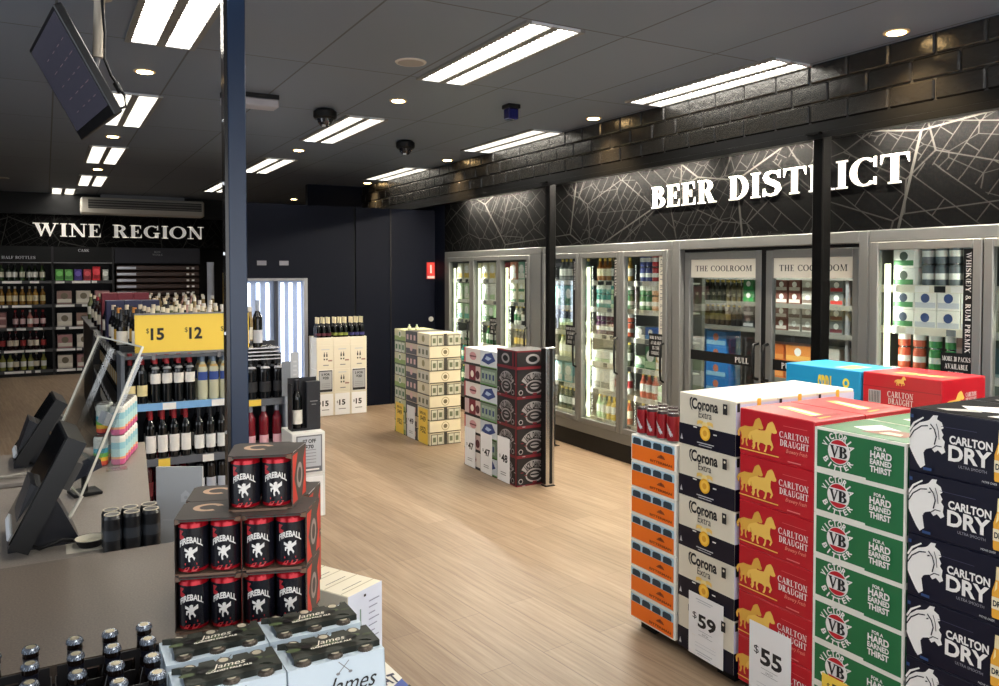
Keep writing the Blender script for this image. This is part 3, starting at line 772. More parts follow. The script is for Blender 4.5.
# ceiling speaker, cameras, emergency light, blue sensor, air conditioner
for x, y, lb in ((1.825, 4.225, 'round pale ceiling speaker near the middle row of lights'), (-.47, 11.9, 'small far round ceiling speaker over the wine area, far left')):
  rr = empty('ceiling_speaker', (x, y, H), 0, lb, 'speaker', 'ceiling speakers')
  build(MB().lathe([(.086, -.006), (.09, 0)], M((190, 182, 172), .5), 28), 'rim', rr)
  build(MB().lathe([(.074, -.008), (.074, -.006)], M((160, 150, 142), .7), 28), 'grille', rr)
for (x, y, lb) in ((1.80, 5.75, 'black dome security camera hanging in front of the middle ceiling light'), (2.86, 6.75, 'black dome security camera right of the middle ceiling lights')):
    rr = empty('security_camera', (x, y, H), 0, lb, 'camera', 'dome security cameras')
    build(MB().lathe([(.075, -.075), (.085, -.06), (.085, -.02), (.06, 0)], BLACK, 24), 'housing', rr)
    build(MB().lathe([(.0, -.13), (.03, -.125), (.052, -.10), (.06, -.0755)], M((34, 34, 38), .08, 0, 0, 1), 24), 'dome', rr)
    build(MB().lathe([(.014, -.135), (.014, -.12)], M((190, 190, 190), .2), 12, -.02, -.03), 'lens', rr)
rr = empty('ceiling_sensor', (2.91, 4.94, H), 0, 'small dark blue cylindrical sensor on the ceiling', 'sensor')
build(MB().box(-.05, .05, -.05, .05, -.03, 0, BLACK, .004), 'base', rr)
build(MB().box(-.04, .04, -.04, .04, -.105, -.031, M((16, 18, 80), .2), .006), 'lens_block', rr)
rr = empty('emergency_light', (1.22, 5.52, H), 0, 'white box emergency light on the ceiling beside the blue column', 'light')
build(MB().box(-.19, .17, -.07, .07, -.03, 0, BLACK), 'mount', rr)
build(MB().box(-.19, .17, -.07, .07, -.085, -.031, M((170, 166, 172), .5), .008), 'housing', rr)
rr = empty('air_conditioner', (1.35, 13.63, 2.44), 0, 'long white under-ceiling air conditioner above the WINE REGION sign', 'air conditioner')
build(MB().box(-.88, .88, -.12, .17, 0, .25, M((186, 180, 168), .5), .02), 'casing', rr)
build(MB().box(-.6, .6, .0, .15, .2505, .31, GREY), 'mount_rail', rr)
build(MB().box(-.78, .84, -.128, -.121, .085, .215, M((60, 57, 54), .5)), 'intake', rr)
for k in range(3): build(MB().box(-.78, .84, -.14, -.129, .10 + k * .04, .112 + k * .04, M((120, 116, 108), .5)), 'vane', rr)
# fire alarm sign on the partition
rr = build(MB().box(-.055, .055, -.006, 0, 0, .2, M((206, 40, 36), .5), .002), 'fire_sign', None, (4.04, 8.772, 1.475))
tag(rr, 'small red and white fire equipment sign on the dark wall', 'sign')
a = Art(); a.face((-.055, -.006, 0), (1, 0, 0), (0, 0, 1)); a.rect(.012, .05, .098, .188, M((236, 70, 60), .5)); a.rect(.044, .07, .066, .168, WHITE); a.rect(.008, .006, .102, .036, WHITE); a.build('pictogram', rr)
for x, lb in ((2.03, 'left'), (2.27, 'right')):
    tag(build(MB().box(-.05, .05, -.004, 0, 0, .05, M((130, 130, 140), .5), .001), 'notice_plate', None, (x, 8.761, 1.63)), f'small pale notice plate above the lit doorway, {lb} one', 'plate', 'plates above the doorway')
o = build(MB().lathe([(.03, 0), (.03, .02)], M((190, 190, 186), .4), 12), 'lever_handle', None); o.rotation_euler = (R(90), 0, 0); o.location = (4.10 - .06, 8.778, .99)
tag(o, 'small pale round latch on the dark partition beside the fridge', 'latch')
# lit display fridge with white vertical strip lights in the partition
rr = empty('lit_cabinet', (1.76, 8.755, 0), 0, 'pale blue open cabinet with bright vertical strip lights', 'cabinet')
CB = M((150, 164, 188), .5)
build(MB().box(.0, .70, -.03, -.001, .05, 1.46, CB), 'back_panel', rr)
fr = MB().box(.70, .74, -.10, -.001, 0, 1.49, M((150, 152, 158), .5)).box(0, .70, -.10, -.001, 1.462, 1.49, M((150, 152, 158), .5)).box(0, .70, -.1, -.001, 0, .05, GREY)
fr.box(.385, .42, -.08, -.031, .05, 1.46, M((44, 50, 66), .5))
build(fr, 'frame', rr)
for x in (.10, .20, .30, .46, .55, .645):
    build(MB().box(x, x + .034, -.05, -.031, .08, 1.44, M((226, 236, 255), .5, 0, 3.0)), 'strip_light', rr)
# ------------------------------------------------------------------ wine bottles
def wine_bottle(glass, label, cap, lz=(.07, .155), h=.325, r=.0325, n=18, name='wine_bottle', cap2=None):
    root = empty(name, link=False)
    g = M(glass, .12, 0, 0, .6)
    prof = [(r * .9, 0), (r, .006), (r, h * .60), (r * .93, h * .655), (r * .62, h * .72), (r * .41, h * .78), (r * .385, h * .985), (0, h * .985)]
    build(MB().lathe(prof, g, n), 'body', root, link=False)
    build(MB().lathe([(r * .41, h * .77), (r * .46, h * .77 + .002), (r * .46, h * .97), (r * .48, h * .975), (r * .48, h), (0, h)], M(cap, .35), n), 'capsule', root, link=False)
    lb = MB(); nn = 14; c = M(label, .6)
    for k in range(nn):
        a0, a1 = R(-160 + 140 * k / nn), R(-160 + 140 * (k + 1) / nn); q = r * 1.012
        lb.add([(q * math.cos(a0), q * math.sin(a0), lz[0]), (q * math.cos(a1), q * math.sin(a1), lz[0]), (q * math.cos(a1), q * math.sin(a1), lz[1]), (q * math.cos(a0), q * math.sin(a0), lz[1])], [(0, 1, 2, 3)], c, True)
    build(lb, 'label', root, link=False)
    if cap2:
        nb = MB(); c = M(cap2, .5)
        for k in range(nn):
            a0, a1 = R(-150 + 120 * k / nn), R(-150 + 120 * (k + 1) / nn)
            q0, q1 = r * .92, r * .70
            nb.add([(q0 * math.cos(a0), q0 * math.sin(a0), h * .675), (q0 * math.cos(a1), q0 * math.sin(a1), h * .675), (q1 * math.cos(a1), q1 * math.sin(a1), h * .72), (q1 * math.cos(a0), q1 * math.sin(a0), h * .72)], [(0, 1, 2, 3)], c, True)
        build(nb, 'neck_label', root, link=False)
    return proto(root)
DKG = (10, 12, 14)
W_RED = wine_bottle(DKG, (226, 222, 214), (170, 22, 36), (.125, .19), cap2=(150, 150, 150))
W_REDB = wine_bottle(DKG, (232, 228, 222), (150, 26, 36), (.04, .15))
W_BLK = wine_bottle((12, 14, 16), (232, 232, 228), (26, 28, 34), (.04, .13))
W_CREAM = wine_bottle(DKG, (222, 206, 150), (150, 26, 36), (.05, .12))
W_CLR = wine_bottle((190, 188, 160), (44, 70, 140), (116, 134, 156), (.13, .185), cap2=(196, 160, 96))
W_SIL = wine_bottle((14, 14, 16), (200, 204, 214), (150, 160, 176), (.03, .12))
W_DRED = wine_bottle((60, 10, 18), (96, 20, 28), (160, 24, 34), (.04, .13))
W_CHAMP = wine_bottle((14, 15, 18), (30, 30, 34), (22, 22, 26), (.05, .12), .31, .043, cap2=(190, 190, 196))
W_ROSE = wine_bottle((120, 22, 36), (230, 180, 190), (170, 176, 190), (.02, .09))
def simple_bottle(glass, label, cap, r=.036, h=.30, lz=(.2, .5), name='wine_bottle'):
    return proto(build(bottle_mesh(M(glass, .2), M(label, .6), M(cap, .4), r, h, 10, lz), name, link=False))

# ------------------------------------------------------------------ front wine gondola with the yellow price sign
g = empty('wine_shelf_unit', (.42, 5.5, 0), 0, 'grey metal wine shelf unit under the yellow price sign', 'shelf unit')
GM = M((92, 96, 104), .5)
build(MB().box(0, 1.02, .32, .35, 0, 1.06, M((46, 50, 58), .6)), 'back_panel', g)
for z, x0, x1, nm_, mt in ((.710, 0, .70, 'b', M((120, 172, 220), .5)), (.350, 0, .70, 'g', GM), (.07, 0, .70, 'g', GM), (.685, .73, 1.0, 'g', GM), (.345, .73, 1.0, 'g', GM), (.07, .73, 1.0, 'g', GM)):
    s = build(MB().box(x0, x1, .01, .32, z - .02, z, M((150, 152, 156), .5)), 'shelf', g)
    e = MB().box(x0, x1, -.004, .01, z - .042, z + .004, mt)
    if nm_ == 'b': e.box(.22, .30, -.008, -.004, z - .04, z + .002, WHITE).box(.52, .60, -.008, -.004, z - .04, z + .002, WHITE)
    else: e.box(x0 + .19, x0 + .26, -.008, -.004, z - .050, z + .002, YELLOW).box(x0 + .46, x0 + .53, -.008, -.004, z - .044, z + .002, WHITE) if x0 == 0 else e.box(x0 + .03, x0 + .11, -.008, -.004, z - .04, z + .002, YELLOW)
    build(e, 'price_strip', s)
for x in (-.02, .705, 1.0): build(MB().box(x, x + .022, .0, .35, 0, 1.03 if x < .9 else .86, M((126, 132, 142), .4)), 'upright', g)
build(MB().box(1.0, 1.045, -.03, .0, 0, .70, M((150, 158, 170), .5)), 'end_cover', g)
build(MB().box(0, .70, .0, .33, 1.0, 1.02, GM), 'top_panel', g)
sl = MB()
for k in range(4): sl.box(.74, .985, .02 + k * .01, .3, .955 + k * .024, .963 + k * .024, STEEL)
build(sl, 'wire_tray', g)
y = empty('price_sign', (.48, 5.478, 1.042), 0, 'long yellow price sign reading $15 and $12 above the wine shelf', 'sign')
build(MB().box(0, .70, 0, .012, 0, .24, YELLOW, .002), 'board', y)
for x, t in ((.092, '15'), (.322, '12'), (.545, '15')):
    a = Art(); a.face((0, 0, 0), (1, 0, 0), (0, 0, 1))
    a.text('$', x - .026, .120, x - .008, .155, INK, False); a.text(t, x, .078, x + .080, .155, INK)
    a.build('price', y)
build(MB().box(0, .70, -.004, .014, .24, .25, GREY).box(0, .70, -.004, .014, -.012, 0, GREY), 'rail', y)
for dx in (.1, .5): build(MB().box(dx, dx + .02, .013, .025, -.05, .1, GREY), 'bracket', y)
def wrow(p, x0, n, dx, y, z, desc, where, grp):
    for i in range(n):
        put(p, (x0 + i * dx, y, z + .0006), 0, f'{desc}, {where}, {nth(i)} from left', 'bottle', grp)
G1 = 'wine bottles on the shelf under the yellow sign'
wrow(W_CREAM, .455, 2, .070, 5.55, .71, 'red capped wine bottle, cream label', 'upper shelf left end', G1)
wrow(W_RED, .604, 4, .070, 5.55, .71, 'red capped wine bottle, square white label', 'upper shelf under yellow sign', G1)
wrow(W_CLR, .893, 3, .070, 5.55, .71, 'clear gold wine bottle, blue label', 'upper shelf beside column', G1)
wrow(W_REDB, .455, 1, .08, 5.55, .35, 'red capped wine bottle', 'middle shelf far left end', G1)
wrow(W_REDB, .572, 4, .071, 5.55, .35, 'red capped wine bottle, tall white label', 'middle shelf under blue strip', G1)
wrow(W_BLK, .868, 3, .072, 5.55, .35, 'black wine bottle, white label', 'middle shelf beside column', G1)
wrow(W_DRED, .48, 5, .072, 5.55, .07, 'dark red wine bottle', 'bottom shelf behind the grey panel', G1)
wrow(W_SIL, .868, 3, .072, 5.55, .07, 'dark bottle with silver capsule', 'bottom shelf beside column', G1)
for pp, x0, n, z, w_, ds_ in ((W_RED, .604, 4, .71, 'upper', 'red capped wine bottle'), (W_CLR, .893, 3, .71, 'upper', 'clear gold wine bottle'), (W_REDB, .572, 4, .35, 'middle', 'red capped wine bottle'), (W_BLK, .868, 3, .35, 'middle', 'black wine bottle')):
    wrow(pp, x0, n, .0705, 5.66, z, ds_, f'back row of the {w_} shelf', G1)
wrow(W_CHAMP, 1.205, 3, .094, 5.55, .685, 'black sparkling wine bottle', 'front row right of blue column', 'bottles right of the blue column')
wrow(W_CHAMP, 1.205, 3, .094, 5.66, .685, 'black sparkling wine bottle', 'back row right of blue column', 'bottles right of the blue column')
wrow(W_ROSE, 1.20, 3, .09, 5.55, .345, 'rose wine bottle, silver capsule', 'lower shelf right of column', 'bottles right of the blue column')
wrow(W_SIL, 1.18, 2, .085, 5.60, 1.036, 'dark bottle with pale label', 'wire tray right of column', 'bottles right of the blue column')
tc = tag(build(MB().box(0, .06, 0, .004, 0, .30, M((176, 180, 186), .5)).box(-.06, 0, 0, .004, 0, .24, M((120, 126, 134), .5)), 'shelf_talker', None, (1.455, 5.465, .70)), 'tall pale card strip on the end of the shelf right of the column', 'sign')
a = Art(); a.face((0, 0, 0), (1, 0, 0), (0, 0, 1))
for k in range(7): a.rect(.018, .05 + k * .03, .042, .062 + k * .03, LGREY)
a.build('print', tc)

# ------------------------------------------------------------------ long gondola running back, bottles standing on top and along its side
g2 = empty('wine_gondola', (.40, 5.92, 0), 0, 'long dark wine gondola running to the back wall, bottles crowding its top', 'shelf unit')
build(MB().box(.24, .92, 0, 2.7, 0, .979, M((34, 34, 38), .6)), 'core', g2)
for z in (.30, .66, 1.0):
    s = build(MB().box(0, .93, 0, 2.7, z - .02, z, M((44, 44, 48), .5)) if z == 1.0 else MB().box(0, .239, 0, 2.7, z - .02, z, M((44, 44, 48), .5)), 'shelf', g2)
    e = MB().box(-.014, 0, 0, 2.7, z - .04, z, M((60, 60, 64), .5))
    for k in range(11): e.box(-.017, -.014, .06 + k * .23, .15 + k * .23, z - .036, z - .004, WHITE)
    build(e, 'price_strip', s)
g3 = empty('wine_gondola', (.40, 9.0, 0), 0, 'farther dark wine gondola behind the near one, bottles along its top', 'shelf unit')
build(MB().box(.0, 1.26, 0, 2.3, 0, .979, M((34, 34, 38), .6)), 'core', g3); build(MB().box(-.02, 1.28, -.02, 2.32, .98, 1.0, M((44, 44, 48), .5)), 'top', g3)
kinds = [((14, 14, 16), (216, 206, 190), (216, 200, 176)), ((14, 14, 16), (230, 226, 216), (30, 28, 30)), ((30, 14, 16), (222, 214, 196), (150, 30, 44)),
         ((90, 96, 60), (232, 228, 214), (226, 216, 190)), ((150, 130, 90), (236, 230, 214), (226, 222, 214)), ((190, 150, 140), (240, 226, 222), (232, 226, 220)), ((20, 22, 18), (190, 150, 60), (214, 140, 60))]
SB = [simple_bottle(*k) for k in kinds]
kn = ['dark wine bottle with beige capsule', 'dark wine bottle with black capsule', 'red wine bottle with red capsule', 'green wine bottle with cream capsule', 'white wine bottle with pale capsule', 'rose wine bottle with pale capsule', 'dark wine bottle with gold capsule']
gr = 'bottles standing on the long gondola'
rowsY = [(5.99, .45, 10, (1, 3, 3, 0, 5, 4, 4)), (6.24, .45, 10, (6, 0, 3, 0, 3, 5, 4)), (6.5, .45, 10, (1, 0, 3, 0, 4, 4, 5)), (6.8, .45, 10, (0, 0, 1, 3, 4, 4)), (7.6, .45, 10, (0, 3, 0, 3, 5, 4)), (8.45, .45, 10, (2, 0, 3, 0, 4, 4)), (9.15, .46, 13, (2, 1, 0, 0, 3, 4)), (9.8, .46, 13, (0, 4, 4, 0, 3)), (10.6, .46, 13, (3, 4, 0, 4, 5))]
for ri, (yy, x0, n, ks) in enumerate(rowsY):
    for i in range(n):
        k = ks[min(int(i * len(ks) / n), len(ks) - 1)]
        put(SB[k], (x0 + i * .094 + random.uniform(-.004, .004), yy + random.uniform(-.01, .01), 1.0006), 0, f'{kn[k]}, {nth(ri)} row on gondola top, {nth(i)} from left', 'bottle', gr)
# two rows of boxed wine lying on the gondola top
for nme, yy, x0, n, c, cn in (('wine_box', 8.1, .50, 3, (104, 24, 40), 'dark red'), ('wine_box', 7.15, .48, 3, (34, 36, 70), 'navy blue')):
    bp = proto(build(MB().box(-.065, .065, -.1, .1, 0, .325 if yy < 8 else .365, M(c, .5), .003), 'wine_box', link=False))
    for i in range(n): put(bp, (x0 + i * .131, yy, 1.0006), 0, f'{cn} wine box in a row on the gondola top, {nth(i)} from left', 'box', cn + ' boxes on the gondola')
for zi, z in enumerate((.30, .66)):
    for i in range(26):
        k = (1, 0, 2, 1, 6, 0)[(i * 3 + zi) % 6]
        put(SB[k], (.475, 6.02 + i * .10, z + .0006), R(-90), f'{kn[k]}, gondola side {"lower" if zi == 0 else "upper"} shelf, {nth(i)} from front', 'bottle', 'bottles along the gondola side')
for i in range(26):
    k = (1, 0, 0, 1, 2, 4)[(i * 5) % 6]
    if i not in (0, 4, 9, 15, 16): pass

# ------------------------------------------------------------------ wine wall at the back
wl = empty('wine_wall_shelving', (-1.6, 13.8, 0), 0, 'tall black shelving of wine under the WINE REGION header', 'shelf unit')
DK = M((30, 30, 33), .6)
build(MB().box(0, 2.52, .35, .38, 0, 1.95, M((22, 22, 25), .6)), 'back_panel', wl)
for x in (.0, 1.675, 2.50): build(MB().box(x, x + .03, -.01, .35, 0, 1.95, DK), 'upright', wl)
WSZ = (.09, .40, .73, 1.07, 1.43)
for (a0, a1) in ((.03, 1.675), (1.705, 2.50)):
    for z in WSZ:
        s = build(MB().box(a0, a1, 0, .35, z - .02, z, DK), 'shelf', wl)
        e = MB().box(a0, a1, -.012, 0, z - .042, z - .002, M((70, 70, 72), .5)); x = a0 + .02
        while x < a1 - .2:
            w2 = random.choice((.07, .12, .25)); e.box(x, x + w2, -.016, -.012, z - .04, z - .004, WHITE); x += w2 + random.choice((.02, .05, .1))
        build(e, 'price_strip', s)
    build(MB().box(a0, a1, -.012, .35, 0, .048, BLACK), 'plinth', wl)
for (a0, a1, t, u0, u1, v) in ((.03, 1.675, 'HALF BOTTLES', 1.01, 1.44, .055), (1.705, 2.50, 'CASK', .33, .48, .17)):
    hb = build(MB().box(a0, a1, -.012, .0, 1.70, 1.945, SOFTBLACK).box(a0, a1, -.016, .0, 1.695, 1.707, GREY), 'bay_header', wl)
    a = Art(); a.face((a0, -.012, 1.70), (1, 0, 0), (0, 0, 1)); a.serif(t, u0, v, u1, v + .042, LGREY); a.build('lettering', hb)
wall_kinds = [
    (('dark bottle with white label', ((30, 40, 26), (232, 230, 220), (40, 40, 40))), ('green bottle with pale label', ((56, 76, 40), (226, 222, 200), (60, 40, 30)))),
    (('amber bottle with white capsule', ((150, 110, 50), (226, 206, 150), (236, 232, 220))), ('gold bottle with pale capsule', ((170, 130, 60), (236, 226, 196), (240, 236, 226)))),
    (('red wine bottle with pink label', ((60, 16, 22), (226, 190, 190), (200, 60, 60))), ('rose bottle with white label', ((190, 120, 110), (240, 232, 226), (230, 226, 220)))),
    (('dark red bottle with cream label', ((46, 14, 18), (226, 214, 196), (120, 30, 36))), ('dark bottle with red label', ((26, 18, 20), (176, 60, 60), (40, 36, 36)))),
    (('pale green bottle with white label', ((150, 150, 80), (236, 234, 226), (60, 90, 60))), ('dark bottle with cream label', ((34, 30, 24), (230, 220, 196), (210, 200, 180))))]
for si, z in enumerate(WSZ[::-1]):
    ps = [(d, simple_bottle(*k, r=.037, h=.26 + .015 * (si % 2))) for d, k in wall_kinds[si]]
    for i in range(18):
        x = -1.46 + i * .088
        if x > .0: break
        if si == 2 and i < 12:
            if i % 3 == 0:
                bp = proto(build(pack_mesh(M((150, 104, 104), .5), M((216, 190, 180), .5), .2, .2, .115, M((120, 60, 70), .5)), 'wine_carton', link=False))
                for t in (0, 1): put(bp, (x + .05, 13.93, z + .0006 + t * .116), 0, f'pink brown carton on third wine wall shelf, {"upper" if t else "lower"}, {nth(i // 3)} from left', 'carton', 'cartons on the wine wall')
            continue
        d, p = ps[(i * 7 + si) % 3 % 2]
        put(p, (x + (i % 3) * .006, 13.9, z + .0006), 0, f'{d} on {nth(si)} wine wall shelf, {nth(i)} from left', 'bottle', 'bottles on the wine wall')
cs = [((90, 170, 70), 'green'), ((96, 170, 80), 'green'), ((70, 50, 140), 'purple'), ((190, 50, 60), 'red'), ((236, 30, 44), 'bright red'), ((214, 214, 206), 'white')]
for i, (c, cn) in enumerate(cs):
    bp = proto(build(pack_mesh(M(c, .45), M(tuple(int(q * .8) for q in c), .45), .105 if i < 5 else .08, .14, .17 if i != 4 else .215, M(tuple(min(255, q + 40) for q in c), .45)), 'cask_wine_box', link=False))
    put(bp, (.18 + i * .126, 13.9, 1.4306), 0, f'{cn} cask wine box on the top shelf under the CASK header, {nth(i)} from left', 'box', 'cask wine on the top shelf')
for si, z in enumerate(WSZ[:4]):
    for i in range(3):
        c = ((200, 190, 176), (176, 130, 130), (206, 200, 190), (150, 120, 110))[(si + i) % 4]
        bp = proto(build(pack_mesh(M(c, .5), M((226, 220, 206), .5), .2, .2, .2, M((120, 110, 90), .5)), 'cask_wine_box', link=False))
        put(bp, (.24 + i * .26, 13.92, z + .0006), 0, f'pale cask wine box on the {nth(3 - si + 1)} shelf of the cask bay, {nth(i)} from left', 'box', 'cask wine lower shelves')
# brown louvred panel bay with a small header
lv = empty('louvre_panel', (.94, 13.84, 0), 0, 'brown horizontal louvred panel with shiny ends right of the cask bay', 'panel')
lm = MB(); m1 = M((70, 52, 46), .4)
for k in range(12):
    z = .5 + k * .098
    lm.prism([(.02, 0, z), (.02, -.05, z + .02), (.02, -.05, z + .075), (.02, 0, z + .09)], (1.22, 0, 0), m1)
lm.box(.02, 1.24, -.03, 0, 0, .5, DK)
for k in range(12):
    z = .5 + k * .098
    lm.box(.03, .30, -.056, -.051, z + .028, z + .066, M((176, 176, 180), .3, .7)).box(1.05, 1.09, -.056, -.051, z + .03, z + .06, WHITE).box(1.13, 1.17, -.056, -.051, z + .03, z + .06, WHITE)
build(lm, 'slats', lv)
hb = build(MB().box(0, 1.26, -.05, 0, 1.70, 1.945, M((26, 26, 38), .6)), 'header', lv)
a = Art(); a.face((0, -.05, 1.70), (1, 0, 0), (0, 0, 1)); a.serif('RED', .57, .165, .66, .195, GREY); a.serif('WINES', .54, .12, .69, .15, GREY); a.build('lettering', hb)
o = build(MB().lathe([(.055, 0), (.055, 1.72)], M((190, 196, 210), .3), 16), 'white_duct_pipe', None, (2.33, 13.6, 0)); tag(o, 'upright pale cylinder column at the right end of the wine wall', 'pipe')
o = build(MB().box(0, .10, 0, .02, 0, 1.55, M((214, 170, 60), .5)), 'tall_banner', None, (2.47, 13.3, 0)); tag(o, 'narrow yellow upright banner right of the pale cylinder', 'banner')

# ------------------------------------------------------------------ wine case stack by the partition
WC = M((226, 218, 198), .6)
def wine_case(top=False):
    r_ = empty('wine_carton', link=False)
    w, d, h = .186, .30, .252 if not top else .36
    if not top: build(MB().box(-w / 2, w / 2, -d / 2, d / 2, 0, h, WC, .002), 'box', r_, link=False)
    else:
        mb = MB().box(-w / 2, w / 2, -d / 2, d / 2, 0, .26, WC, .002)
        for x0, x1, y0, y1 in ((-w / 2, w / 2, -d / 2, -d / 2 + .004), (-w / 2, w / 2, d / 2 - .004, d / 2), (-w / 2, -w / 2 + .004, -d / 2 + .004, d / 2 - .004), (w / 2 - .004, w / 2, -d / 2 + .004, d / 2 - .004)):
            mb.box(x0, x1, y0, y1, .26, .345, WC)
        build(mb, 'box', r_, link=False)
    a = Art(); a.face((-w / 2, -d / 2, 0), (1, 0, 0), (0, 0, 1))
    for x in (.075, .103): a.rect(x, .10, x + .015, .165, INK); a.rect(x + .004, .165, x + .011, .185, INK); a.rect(x + .001, .118, x + .014, .135, CREAM)
    a.rect(.125, .085, .17, .10, M((150, 110, 100), .6)); a.rect(.07, .04, .13, .05, GREY); a.rect(.05, .21, .14, .22, LGREY)
    a.build('print', r_, link=False)
    return proto(r_)
wc0, wc1 = wine_case(), wine_case(True)
caps = [((84, 30, 44), 'purple'), ((130, 140, 60), 'green'), ((60, 60, 120), 'blue')]
for i, x in enumerate((2.606, 2.794, 2.982)):
    cn = ('left', 'middle', 'right')[i]
    for k in range(2): put(wc0, (x, 8.525, k * .2525), 0, f'cream wine carton in the {cn} column by the navy partition, {("bottom", "middle")[k]} one', 'carton', 'cream wine cartons')
    put(wc1, (x, 8.525, .505), 0, f'cream open topped wine carton holding bottles, {cn} column of the partition stack', 'carton', 'cream wine cartons')
    wb = wine_bottle(DKG, caps[i][0], (226, 214, 180), (.10, .13), .30, .028, 12)
    for r0 in range(2):
        for j in range(3):
            put(wb, (x - .058 + j * .058, 8.43 + r0 * .07, .766), 0, f'cream capped bottle, {cn} cream carton, {("front", "second")[r0]} row, {nth(j)} from left', 'bottle', 'bottles in the cream cartons')
def card(name, w, h, loc, rz, lab, col, fn, tilt=0, group='price cards', cat='price card'):
    o = build(MB().box(0, w, -.002, 0, 0, h, col, .0005), name, None, loc); o.rotation_euler = (R(tilt), 0, rz)
    tag(o, lab, cat, group)
    a = Art(); a.face((0, -.002, 0), (1, 0, 0), (0, 0, 1)); fn(a, w, h); a.build('print', o); return o
def c15(a, w, h): a.text('$', .018, .125, .034, .155, INK, False); a.text('15', .045, .105, .115, .165, INK); a.rect(.04, .06, .12, .068, GREY)
def cnot(a, w, h):
    a.rect(.004, .004, w - .004, h - .004, INK); a.rect(.010, .03, w - .010, h - .015, M((170, 172, 176), .6)); a.text('2 FOR', .03, h - .06, w - .03, h - .035, INK); a.text('$20', .045, h - .10, w - .045, h - .07, INK)
    for k in range(3): a.rect(.03, .09 - k * .02, w - .03, .094 - k * .02, GREY)
PAPER = M((240, 240, 240), .6)
card('price_card', .165, .235, (2.523, 8.370, .003), 0, 'white $15 price card on the left bottom cream carton', PAPER, c15)
card('price_card', .165, .235, (2.711, 8.372, .003), 0, 'white $15 price card on the middle bottom cream carton', PAPER, c15)
card('price_card', .165, .235, (2.899, 8.372, .003), 0, 'white $15 price card on the right bottom cream carton', PAPER, c15)
card('notice_card', .155, .24, (2.530, 8.372, .258), 0, 'grey offer notice on the left middle cream carton', PAPER, cnot, group='offer notices', cat='notice')
card('notice_card', .155, .24, (2.906, 8.372, .258), 0, 'grey offer notice on the right middle cream carton', PAPER, cnot, group='offer notices', cat='notice')

# ------------------------------------------------------------------ gift box stand at the end of the shelves
for k in range(2):
    o = build(MB().box(-.105, .105, -.13, .13, 0, .27, M((222, 222, 220), .6), .003), 'white_carton', None, (1.425, 5.065, k * .271))
    tag(o, f'plain white carton under the black gift box, {("lower", "upper")[k]} one', 'carton', 'white cartons under the gift box')
def off7(a, w, h):
    a.rect(.0, .0, w, h, M((110, 112, 118), .6)); a.rect(.008, .035, w - .008, h - .008, M((186, 190, 198), .6)); a.text('$7 OFF', .04, h - .05, w - .04, h - .025, INK); a.text('$70', .055, h - .085, w - .055, h - .06, INK)
    for k in range(5): a.rect(.04, .14 - k * .02, w - .04, .144 - k * .02, GREY)
    a.rect(.02, .012, w - .02, .022, WHITE)
def d20(a, w, h): a.text('$', .03, .10, .046, .13, INK, False); a.text('20', .055, .08, .14, .145, INK); a.text('2 FOR', .02, .19, .055, .21, INK); a.rect(.10, .185, .15, .215, GREY); a.rect(.05, .045, .14, .05, GREY)
card('notice_card', .165, .235, (1.345, 4.932, .290), 0, 'grey $7 OFF notice on the upper white carton', PAPER, off7, group='offer notices', cat='notice')
card('price_card', .185, .255, (1.33, 4.932, .004), 0, 'white $20 price card on the lower white carton', PAPER, d20)
bx = empty('gift_box', (1.425, 5.06, .542), 0, 'open black gift box with a wine bottle on the white cartons', 'box')
BK = M((24, 26, 32), .45)
build(MB().box(-.085, .10, .04, .05, 0, .33, BK).box(-.085, .10, -.045, .05, 0, .012, BK).box(-.085, -.078, -.045, .04, .012, .30, BK), 'tray', bx)
build(MB().box(.012, .10, -.05, -.0, .012, .31, M((30, 33, 40), .4), .002), 'lid_panel', bx)
a = Art(); a.face((.012, -.05, .012), (1, 0, 0), (0, 0, 1)); a.rect(.02, .17, .07, .176, GREY); a.rect(.03, .15, .06, .155, GREY); a.build('print', bx)
put(wine_bottle(DKG, (226, 222, 212), (20, 20, 26), (.03, .12), .31, .034), (1.385, 5.055, .5545), 0, 'black wine bottle with pale label standing in the black gift box', 'bottle')

# ------------------------------------------------------------------ mid-floor stacks of can cartons
def slab(w, d, h, base, deco, name='beer_carton', top=None):
    r_ = empty(name, link=False)
    mb = MB().box(-w / 2, w / 2, -d / 2, d / 2, 0, h, base, .003)
    build(mb, 'box', r_, link=False)
    a = Art(.0005)
    deco(a, w, d, h)
    if SEAM:
        for o_, u_, L in (((-w / 2, -d / 2, 0), (1, 0, 0), w), ((w / 2, -d / 2, 0), (0, 1, 0), d)):
            a.face(o_, u_, (0, 0, 1)); a.lay = 9; a.rect(0, 0, L, h * .055, M((58, 54, 46), .6))
    a.build('print', r_, link=False)
    return proto(r_)
def can_faces(a, x0, x1, z0, z1, n, c1, c2):
    wd = (x1 - x0) / n
    for i in range(n):
        a.rect(x0 + i * wd + wd * .06, z0, x0 + i * wd + wd * .94, z1, c1); a.rect(x0 + i * wd + wd * .25, z0 + (z1 - z0) * .25, x0 + i * wd + wd * .75, z0 + (z1 - z0) * .75, c2)
CRM = M((222, 212, 180), .55)
def d_green(a, w, d, h):
    a.face((-w / 2, -d / 2, 0), (1, 0, 0), (0, 0, 1)); a.rect(.004, .004, w - .004, h * .42, M((136, 160, 80), .5)); a.disc(w * .5, h * .62, h * .3, CREAM, n=16); a.disc(w * .5, h * .62, h * .2, M((90, 130, 60), .5), n=16)
    for fx in ((-1, (0, -1, 0)), (1, (0, 1, 0))):
        pass
    a.face((w / 2, -d / 2, 0), (0, 1, 0), (0, 0, 1)); a.rect(.004, .004, d - .004, h * .42, M((136, 160, 80), .5))
